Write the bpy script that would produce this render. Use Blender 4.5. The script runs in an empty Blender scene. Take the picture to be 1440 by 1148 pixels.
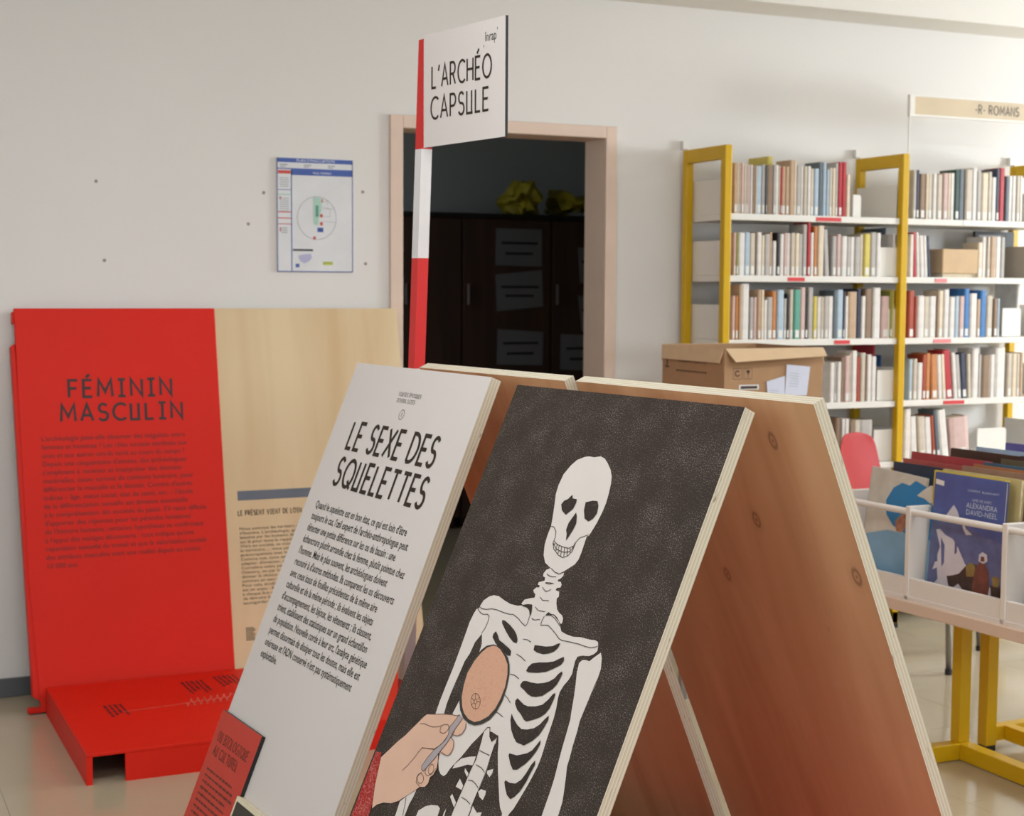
import bpy, bmesh, math, random
from mathutils import Matrix, Vector
random.seed(7)
S = bpy.context.scene
COL = S.collection

# ------------------------------------------------------------------ camera, light, exposure
YAW, PITCH, ROLL = 0.431136367, 0.0780938244, 0.00567908859
def cam_axes():
    cy, sy, cp, sp = math.cos(YAW), math.sin(YAW), math.cos(PITCH), math.sin(PITCH)
    f = Vector((sy*cp, cy*cp, -sp)); r = Vector((cy, -sy, 0)); u = r.cross(f)
    cr, sr = math.cos(ROLL), math.sin(ROLL)
    return r*cr+u*sr, u*cr-r*sr, f
r_, u_, f_ = cam_axes()
cd = bpy.data.cameras.new('camera'); cam = bpy.data.objects.new('camera', cd); COL.objects.link(cam)
m = Matrix((r_, u_, -f_)).transposed().to_4x4(); m.translation = (0, 0, 1.40); cam.matrix_world = m
cd.sensor_width = 36; cd.lens = 2166.64/1440*36; cd.clip_start = .05
cd.dof.use_dof = True; cd.dof.focus_distance = 2.65; cd.dof.aperture_fstop = 8.5
S.camera = cam

w = bpy.data.worlds.new('world'); S.world = w; w.use_nodes = True
w.node_tree.nodes['Background'].inputs[0].default_value = (.80, .88, 1, 1)
w.node_tree.nodes['Background'].inputs[1].default_value = 1.0

def area(name, loc, direction, sx, sy, power, color):
    l = bpy.data.lights.new(name, 'AREA'); l.shape = 'RECTANGLE'; l.size = sx; l.size_y = sy; l.energy = power; l.color = color
    o = bpy.data.objects.new(name, l); COL.objects.link(o); o.location = loc
    o.rotation_euler = Vector(direction).to_track_quat('-Z', 'Z').to_euler(); return o
# daylight through the window openings (right wall, wall behind the camera, left wall)
area('window_daylight', (8.04, 3.4, 1.95), (-1, 0, 0), 3.5, 1.1, 700, (.87, .94, 1))
area('window_daylight', (2.6, -4.04, 1.75), (0, 1, 0), 6.6, 1.5, 96, (.81, .92, 1))
area('window_daylight', (-3.04, 0.6, 1.75), (1, 0, 0), 3.6, 1.5, 86, (.79, .91, 1))
for lx, ly in ((.4, 2.6), (3.0, 2.6), (5.6, 2.6), (.4, .2), (3.0, .2)):
    area('ceiling_lamp_light', (lx, ly, 2.64), (0, 0, -1), 1.2, .3, 21, (.90, .95, 1))
area('store_fill_light', (1.0, 7.6, 1.9), (1, .1, 0), .8, .8, 10.0, (.95, .98, 1))  # added fill to lift the dark store room; no window is built there

S.view_settings.view_transform = 'Standard'; S.view_settings.look = 'None'
S.view_settings.gamma = 1; S.view_settings.use_curve_mapping = False
S.view_settings.exposure = 0.0

# ------------------------------------------------------------------ helpers
def lin(c):
    o = []
    for v in c[:3]:
        v /= 255.0
        o.append(v/12.92 if v <= .04045 else ((v+.055)/1.055)**2.4)
    return tuple(o)+(1,)
MATS = {}
def mat(name, rgb, rough=.6, metal=0, var=.05, scale=8, spec=.5, bump=0):
    """principled material, colour gently varied by object-space noise"""
    if name in MATS: return MATS[name]
    M = bpy.data.materials.new(name); M.use_nodes = True; N = M.node_tree.nodes; L = M.node_tree.links
    b = N['Principled BSDF']; b.inputs['Roughness'].default_value = rough; b.inputs['Metallic'].default_value = metal
    b.inputs['Specular IOR Level'].default_value = spec
    c = lin(rgb)
    t = N.new('ShaderNodeTexCoord'); n = N.new('ShaderNodeTexNoise'); n.inputs['Scale'].default_value = scale; n.inputs['Detail'].default_value = 4
    L.new(t.outputs['Object'], n.inputs['Vector'])
    r = N.new('ShaderNodeValToRGB'); r.color_ramp.elements[0].position = .3; r.color_ramp.elements[1].position = .7
    r.color_ramp.elements[0].color = tuple(v*(1-var) for v in c[:3])+(1,); r.color_ramp.elements[1].color = tuple(min(1, v*(1+var)) for v in c[:3])+(1,)
    L.new(n.outputs[0], r.inputs[0]); L.new(r.outputs[0], b.inputs['Base Color'])
    if bump:
        bp = N.new('ShaderNodeBump'); bp.inputs['Strength'].default_value = bump; bp.inputs['Distance'].default_value = .002
        n2 = N.new('ShaderNodeTexNoise'); n2.inputs['Scale'].default_value = scale*12; L.new(t.outputs['Object'], n2.inputs['Vector'])
        L.new(n2.outputs[0], bp.inputs['Height']); L.new(bp.outputs[0], b.inputs['Normal'])
    MATS[name] = M; return M
def wood(name, rgb, rgb2, stretch=(22, 1.6, 22), knots=(), rough=.55):
    """veneer: grain stretched along local Y, ringed knots at given (x, y)"""
    M = bpy.data.materials.new(name); M.use_nodes = True; N = M.node_tree.nodes; L = M.node_tree.links
    b = N['Principled BSDF']; b.inputs['Roughness'].default_value = rough
    t = N.new('ShaderNodeTexCoord'); mp = N.new('ShaderNodeMapping'); mp.inputs['Scale'].default_value = stretch
    L.new(t.outputs['Object'], mp.inputs[0])
    n = N.new('ShaderNodeTexNoise'); n.inputs['Scale'].default_value = 1; n.inputs['Detail'].default_value = 6; n.inputs['Distortion'].default_value = .6
    L.new(mp.outputs[0], n.inputs['Vector'])
    r = N.new('ShaderNodeValToRGB'); e = r.color_ramp.elements; e[0].position = .32; e[0].color = lin(rgb2); e[1].position = .66; e[1].color = lin(rgb)
    L.new(n.outputs[0], r.inputs[0]); out = r.outputs[0]
    for i, (kx, ky, kr) in enumerate(knots):
        s = N.new('ShaderNodeMapping'); s.inputs['Location'].default_value = (-kx*1.7, -ky, 0); s.inputs['Scale'].default_value = (1.7, 1, 0)
        L.new(t.outputs['Object'], s.inputs[0])
        ln = N.new('ShaderNodeVectorMath'); ln.operation = 'LENGTH'; L.new(s.outputs[0], ln.inputs[0])
        ad = N.new('ShaderNodeMath'); ad.operation = 'MULTIPLY_ADD'; ad.inputs[1].default_value = kr*.6; L.new(n.outputs[0], ad.inputs[0]); L.new(ln.outputs['Value'], ad.inputs[2])
        k = N.new('ShaderNodeValToRGB'); k.color_ramp.interpolation = 'EASE'; ke = k.color_ramp.elements
        ke[0].position = kr*.35; ke[0].color = (.8, .8, .8, 1); ke[1].position = kr*2.2; ke[1].color = (0, 0, 0, 1)
        a = ke.new(kr*.62); a.color = (.12, .12, .12, 1); a2 = ke.new(kr*.95); a2.color = (.68, .68, .68, 1); a3 = ke.new(kr*1.25); a3.color = (.08, .08, .08, 1)
        L.new(ad.outputs[0], k.inputs[0])
        mx = N.new('ShaderNodeMix'); mx.data_type = 'RGBA'; mx.inputs['B'].default_value = lin((104, 66, 40))
        L.new(k.outputs[0], mx.inputs['Factor']); L.new(out, mx.inputs['A']); out = mx.outputs['Result']
    L.new(out, b.inputs['Base Color']); return M
def ply_edge(name='plywood edge'):
    """light plies striped through the thickness (local Z), a few dark voids"""
    if name in MATS: return MATS[name]
    M = bpy.data.materials.new(name); M.use_nodes = True; N = M.node_tree.nodes; L = M.node_tree.links
    b = N['Principled BSDF']; b.inputs['Roughness'].default_value = .7
    t = N.new('ShaderNodeTexCoord'); sp = N.new('ShaderNodeSeparateXYZ'); L.new(t.outputs['Object'], sp.inputs[0])
    n = N.new('ShaderNodeTexNoise'); n.inputs['Scale'].default_value = 9; L.new(t.outputs['Object'], n.inputs['Vector'])
    a = N.new('ShaderNodeMath'); a.operation = 'MULTIPLY_ADD'; a.inputs[1].default_value = .0018; L.new(n.outputs[0], a.inputs[0]); L.new(sp.outputs[2], a.inputs[2])
    d = N.new('ShaderNodeMath'); d.operation = 'MULTIPLY'; d.inputs[1].default_value = 1/.0068; L.new(a.outputs[0], d.inputs[0])
    fr = N.new('ShaderNodeMath'); fr.operation = 'FRACT'; L.new(d.outputs[0], fr.inputs[0])
    r = N.new('ShaderNodeValToRGB'); e = r.color_ramp.elements
    e[0].position = 0; e[0].color = lin((212, 203, 180)); e[1].position = 1; e[1].color = lin((214, 205, 184))
    x = e.new(.44); x.color = lin((222, 213, 194)); x = e.new(.52); x.color = lin((178, 163, 138)); x = e.new(.62); x.color = lin((206, 195, 172)); x = e.new(.9); x.color = lin((202, 189, 164))
    L.new(fr.outputs[0], r.inputs[0])
    mp = N.new('ShaderNodeMapping'); mp.inputs['Scale'].default_value = (30, 30, 260); L.new(t.outputs['Object'], mp.inputs[0])
    v = N.new('ShaderNodeTexNoise'); v.inputs['Scale'].default_value = 1; L.new(mp.outputs[0], v.inputs['Vector'])
    vr = N.new('ShaderNodeValToRGB'); vr.color_ramp.elements[0].position = .69; vr.color_ramp.elements[1].position = .74; vr.color_ramp.elements[0].color = (0, 0, 0, 1)
    vr.color_ramp.elements[1].color = (.7, .7, .7, 1); L.new(v.outputs[0], vr.inputs[0])
    mx = N.new('ShaderNodeMix'); mx.data_type = 'RGBA'; mx.inputs['B'].default_value = lin((110, 80, 58))
    L.new(vr.outputs[0], mx.inputs['Factor']); L.new(r.outputs[0], mx.inputs['A']); L.new(mx.outputs['Result'], b.inputs['Base Color'])
    MATS[name] = M; return M
def crayon(name, rgb, fleck, amount=.62, scale=420, rough=.6):
    """hand-rubbed ink: dense fine pale flecks over a dark or red ground, in broad patches"""
    M = bpy.data.materials.new(name); M.use_nodes = True; N = M.node_tree.nodes; L = M.node_tree.links
    b = N['Principled BSDF']; b.inputs['Roughness'].default_value = .75; b.inputs['Specular IOR Level'].default_value = .2
    t = N.new('ShaderNodeTexCoord')
    n = N.new('ShaderNodeTexNoise'); n.inputs['Scale'].default_value = scale; n.inputs['Detail'].default_value = 3; n.inputs['Roughness'].default_value = .75; L.new(t.outputs['Object'], n.inputs['Vector'])
    p = N.new('ShaderNodeTexNoise'); p.inputs['Scale'].default_value = 16; p.inputs['Detail'].default_value = 5; L.new(t.outputs['Object'], p.inputs['Vector'])
    s = N.new('ShaderNodeMath'); s.operation = 'MULTIPLY_ADD'; s.inputs[1].default_value = .22; L.new(p.outputs[0], s.inputs[0]); L.new(n.outputs[0], s.inputs[2])
    r = N.new('ShaderNodeValToRGB'); e = r.color_ramp.elements; e[0].position = amount; e[0].color = lin(rgb); e[1].position = amount+.22; e[1].color = lin(fleck)
    L.new(s.outputs[0], r.inputs[0]); L.new(r.outputs[0], b.inputs['Base Color']); return M

WM = {}
def frame(d, s, A):
    d = Vector(d).normalized(); s = Vector(s).normalized(); n = d.cross(s)
    M = Matrix((d, s, n)).transposed().to_4x4(); M.translation = A; return M
class MB:
    def __init__(s): s.v = []; s.f = []; s.m = []
    def quad(s, a, b, c, d, m=0):
        i = len(s.v); s.v += [tuple(a), tuple(b), tuple(c), tuple(d)]; s.f.append((i, i+1, i+2, i+3)); s.m.append(m); return s
    def box(s, x0, x1, y0, y1, z0, z1, m=0, T=None, fm=None):
        i = len(s.v)
        P = [(x0,y0,z0),(x1,y0,z0),(x1,y1,z0),(x0,y1,z0),(x0,y0,z1),(x1,y0,z1),(x1,y1,z1),(x0,y1,z1)]
        if T: P = [tuple(T @ Vector(p)) for p in P]
        s.v += P
        for k, f in enumerate([(0,3,2,1),(4,5,6,7),(0,1,5,4),(1,2,6,5),(2,3,7,6),(3,0,4,7)]):   # -z +z -y +x +y -x
            s.f.append(tuple(i+j for j in f)); s.m.append((fm or {}).get(k, m))
        return s
    def prism(s, pts, z0, z1, m=0, me=None):
        """polygon in the XY plane extruded from z0 to z1"""
        n = len(pts); i = len(s.v)
        s.v += [(x, y, z0) for x, y in pts]+[(x, y, z1) for x, y in pts]
        s.f.append(tuple(range(i+n-1, i-1, -1))); s.m.append(m)
        s.f.append(tuple(range(i+n, i+2*n))); s.m.append(m)
        for k in range(n):
            j = (k+1) % n; s.f.append((i+k, i+j, i+n+j, i+n+k)); s.m.append(m if me is None else me)
        return s
    def tube(s, pts, r, n=10, m=0, cap=True):
        pts = [Vector(p) for p in pts]; rings = []
        for k, p in enumerate(pts):
            a = pts[max(0, k-1)]; b = pts[min(len(pts)-1, k+1)]; t = (b-a).normalized()
            x = t.orthogonal().normalized() if k == 0 else (rings_x - t*rings_x.dot(t)).normalized()
            rings_x = x; y = t.cross(x); i = len(s.v)
            s.v += [tuple(p+(x*math.cos(2*math.pi*q/n)+y*math.sin(2*math.pi*q/n))*r) for q in range(n)]; rings.append(i)
        for a, b in zip(rings, rings[1:]):
            for q in range(n): s.f.append((a+q, a+(q+1) % n, b+(q+1) % n, b+q)); s.m.append(m)
        if cap:
            s.f.append(tuple(rings[0]+q for q in reversed(range(n)))); s.m.append(m)
            s.f.append(tuple(rings[-1]+q for q in range(n))); s.m.append(m)
        return s
    def ribbon(s, pts, w, z, m=0, closed=False):
        """flat stroke of width w along a polyline, mitred joins, at height z"""
        P = [Vector((p[0], p[1])) for p in pts]
        Q = [P[0]]
        for p in P[1:]:
            if (p-Q[-1]).length > 1e-6: Q.append(p)
        P = Q; n = len(P)
        if n < 2: return s
        i = len(s.v)
        for k in range(n):
            t0 = (P[k]-P[k-1]).normalized() if k > 0 else None
            t1 = (P[k+1]-P[k]).normalized() if k < n-1 else None
            if t0 is None: t0 = t1
            if t1 is None: t1 = t0
            n0 = Vector((-t0.y, t0.x)); n1 = Vector((-t1.y, t1.x)); mm = n0+n1
            if mm.length < .3: mm = n1
            mm.normalize(); L_ = min(w/2/max(.35, mm.dot(n1)), w*1.3)
            a = P[k]+mm*L_; b = P[k]-mm*L_; s.v += [(a.x, a.y, z), (b.x, b.y, z)]
        for k in range(n-1): s.f.append((i+2*k, i+2*k+1, i+2*k+3, i+2*k+2)); s.m.append(m)
        return s
    def build(s, name, mats, parent=None, M=None, smooth=False, bevel=0, fix=True):
        me = bpy.data.meshes.new(name); me.from_pydata(s.v, [], s.f)
        for mt in (mats if isinstance(mats, (list, tuple)) else [mats]): me.materials.append(mt)
        for p, k in zip(me.polygons, s.m): p.material_index = k; p.use_smooth = smooth
        if fix:
            b = bmesh.new(); b.from_mesh(me); bmesh.ops.recalc_face_normals(b, faces=b.faces); b.to_mesh(me); b.free()
        me.update()
        o = bpy.data.objects.new(name, me); COL.objects.link(o); place(o, parent, M)
        if bevel:
            bv = o.modifiers.new('bevel', 'BEVEL'); bv.width = bevel; bv.segments = 2; bv.limit_method = 'ANGLE'; bv.harden_normals = False
        return o
def place(o, parent=None, M=None):
    M = M or Matrix.Identity(4)
    if parent is not None:
        o.parent = parent; o.matrix_basis = WM[parent.name].inverted() @ M
    else: o.matrix_basis = M
    WM[o.name] = M.copy()
def tag(o, label=None, cat=None, group=None, kind=None):
    if label: o['label'] = label
    if cat: o['category'] = cat
    if group: o['group'] = group
    if kind: o['kind'] = kind
    return o
def thing(name, loc, label, cat, group=None, kind=None, M=None):
    o = bpy.data.objects.new(name, None); COL.objects.link(o); o.empty_display_size = .1
    T = M if M is not None else Matrix.Translation(loc)
    place(o, None, T); return tag(o, label, cat, group, kind)
def trans(x, y, z): return Matrix.Translation((x, y, z))
def text_obj(name, body, size, mt, parent, M, sx=1, align='LEFT', bold=0, space=1):
    """flat lettering: a text line turned into a mesh; local x along the line, y up"""
    cu = bpy.data.curves.new(name, 'FONT'); cu.body = body; cu.size = size; cu.align_x = align; cu.offset = bold; cu.space_character = space
    cu.resolution_u = 2
    tmp = bpy.data.objects.new(name+'_t', cu); COL.objects.link(tmp)
    bpy.context.view_layer.update()
    me = bpy.data.meshes.new_from_object(tmp.evaluated_get(bpy.context.evaluated_depsgraph_get()))
    bpy.data.objects.remove(tmp); bpy.data.curves.remove(cu)
    me.name = name; me.materials.clear(); me.materials.append(mt)
    return me
def text_block(name, lines, mt, parent, M, z=-.0008, stuff=False):
    """lines: (text, x, y, size, width or None) in the panel frame where y runs DOWN the panel -> one mesh"""
    V = []; F = []
    for (body, x, y, size, width) in lines:
        me = text_obj(name, body, size, mt, None, None)
        xs = [v.co.x for v in me.vertices]
        sc = (width/(max(xs)-min(xs))) if width else 1
        if not width: sc = 1
        i = len(V)
        V += [(x+v.co.x*sc, y-v.co.y, z) for v in me.vertices]
        F += [tuple(i+k for k in p.vertices) for p in me.polygons]
        bpy.data.meshes.remove(me)
    me = bpy.data.meshes.new(name); me.from_pydata(V, [], F); me.materials.append(mt); me.update()
    o = bpy.data.objects.new(name, me); COL.objects.link(o); place(o, parent, M); return o
def block_scaled(name, lines, x, y0, dy, size, ref_line, ref_width, mt, parent, M, z=-.0008, bold=0):
    """left-aligned paragraph, one common horizontal scale taken from a reference line's width"""
    me = text_obj('t', lines[ref_line], size, mt, None, None); xs = [v.co.x for v in me.vertices]; sc = ref_width/(max(xs)-min(xs)); bpy.data.meshes.remove(me)
    V = []; F = []
    for k, t in enumerate(lines):
        if not t: continue
        me = text_obj('t', t, size, mt, None, None, bold=bold); i = len(V)
        V += [(x+v.co.x*sc, y0+k*dy-v.co.y, z) for v in me.vertices]; F += [tuple(i+j for j in p.vertices) for p in me.polygons]
        bpy.data.meshes.remove(me)
    me = bpy.data.meshes.new(name); me.from_pydata(V, [], F); me.materials.append(mt); me.update()
    o = bpy.data.objects.new(name, me); COL.objects.link(o); place(o, parent, M); return o

# geometric stroke alphabet for the exhibition titles
def arc(cx, cy, rx, ry, a0, a1, n=14):
    return [(cx+rx*math.cos(math.radians(a0+(a1-a0)*k/n)), cy+ry*math.sin(math.radians(a0+(a1-a0)*k/n))) for k in range(n+1)]
def sshape(w):
    return arc(w/2, .74, w*.47, .26, 35, 180, 9)+[(w*.06, .66)]+arc(w*.5, .5, .001, .001, 0, 1, 1)+[(w*.94, .36)]+arc(w/2, .27, w*.5, .27, 10, -150, 10)
def S_(w):
    p = arc(w*.5, .75, w*.44, .25, 30, 250, 12); q = arc(w*.5, .26, w*.5, .26, 70, -155, 12); return p+q
GL = {
'A': (.70, [[(0,0),(.35,1),(.70,0)], [(.13,.33),(.57,.33)]]), 'B': (.55, [[(0,0),(0,1),(.28,1)]+arc(.28,.77,.22,.23,90,-90,8)+[(0,.54)], [(.28,.54)]+arc(.28,.27,.27,.27,90,-90,8)+[(0,0)]]),
'C': (.72, [arc(.45,.5,.45,.5,48,312,20)]), 'D': (.66, [[(0,0),(0,1),(.2,1)]+arc(.2,.5,.46,.5,90,-90,14)+[(0,0)]]),
'E': (.5, [[(.5,1),(0,1),(0,0),(.5,0)], [(0,.52),(.44,.52)]]), 'F': (.5, [[(.5,1),(0,1),(0,0)], [(0,.52),(.44,.52)]]),
'G': (.76, [arc(.45,.5,.45,.5,48,340,20)+[(.87*.9,.46),(.48,.46)]]), 'H': (.62, [[(0,0),(0,1)], [(.62,0),(.62,1)], [(0,.52),(.62,.52)]]),
'I': (.44, [[(0,1),(.44,1)], [(.22,1),(.22,0)], [(0,0),(.44,0)]]), 'L': (.45, [[(0,1),(0,0),(.45,0)]]),
'M': (.84, [[(0,0),(.06,1),(.42,.28),(.78,1),(.84,0)]]), 'N': (.64, [[(0,0),(0,1),(.64,0),(.64,1)]]),
'O': (.88, [arc(.44,.5,.44,.5,0,360,26)]), 'P': (.55, [[(0,0),(0,1),(.27,1)]+arc(.27,.73,.26,.27,90,-90,10)+[(0,.46)]]),
'Q': (.88, [arc(.44,.5,.44,.5,0,360,26), [(.50,.25),(.86,-.04)]]), 'R': (.58, [[(0,0),(0,1),(.27,1)]+arc(.27,.74,.26,.26,90,-90,10)+[(0,.48)], [(.27,.48),(.56,0)]]),
'S': (.54, [S_(.54)]), 'T': (.6, [[(0,1),(.6,1)], [(.3,1),(.3,0)]]), 'U': (.56, [[(0,1),(0,0),(.56,0)], [(.46,1),(.46,0)]]),
'V': (.66, [[(0,1),(.33,0),(.66,1)]]), 'X': (.64, [[(0,1),(.64,0)], [(0,0),(.64,1)]]), "'": (.12, [[(.12,1.02),(.02,.74)]]), '-': (.3, [[(0,.42),(.3,.42)]]), ' ': (.22, []),
'.': (.05, [[(0,0),(0,.09)]]), 'É': (.5, [[(.5,1),(0,1),(0,0),(.5,0)], [(0,.52),(.44,.52)], [(.16,1.14),(.36,1.34)]]),
}
def title(name, lines, mt, parent, M, z=-.0010, stroke=.12, gap=.17):
    """lines: (text, x, y_baseline, cap height, width) in a frame whose y runs DOWN"""
    mb = MB(); zz = z
    for (t, x, y, h, width) in lines:
        tot = sum(GL[c][0] for c in t)+gap*(len(t)-1)
        k = width/tot; cx = x
        for c in t:
            w_, st = GL[c]
            for q in st:
                zz -= .000004
                mb.ribbon([(cx+px*k, y-py*h) for px, py in q], stroke*h, zz)
            cx += (w_+gap)*k
    return mb.build(name, mt, parent, M, fix=False)

def words(mb, x, y, w, h, rnd, z, ang=0):
    """an illegible printed line: word-length dashes"""
    c, s_ = math.cos(ang), math.sin(ang); q = 0
    while q < w-.004:
        l = min(rnd.uniform(.5, 1.6)*h*3.2, w-q); mb.ribbon([(x+q*c, y+q*s_), (x+(q+l)*c, y+(q+l)*s_)], h*rnd.uniform(.8, 1.15), z); q += l+h*.9
    return mb
BLACK = ((1.26867, 2.73261, 1.21), (0.16363, -0.98652, 0.0), (-0.42004, -0.06967, -0.90483), 0.6502)
WHITE = ((1.21305, 3.53074, 1.217), (0.09488, -0.99549, 0.0), (-0.37774, -0.036, -0.92521), 0.6599)
NB = ((1.39287, 2.71352, 1.215), (0.12526, -0.99212, 0.0), (0.3972, 0.05015, -0.91636), 0.6712)
FB = ((1.28739, 3.31029, 1.215), (0.15574, -0.9878, 0.0), (0.38914, 0.06135, -0.91914), 0.5735)
KN = [(0.54, 0.079), (0.424, 0.249), (0.279, 0.388), (0.645, 0.326), (0.526, 0.456), (0.145, 0.533)]
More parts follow.
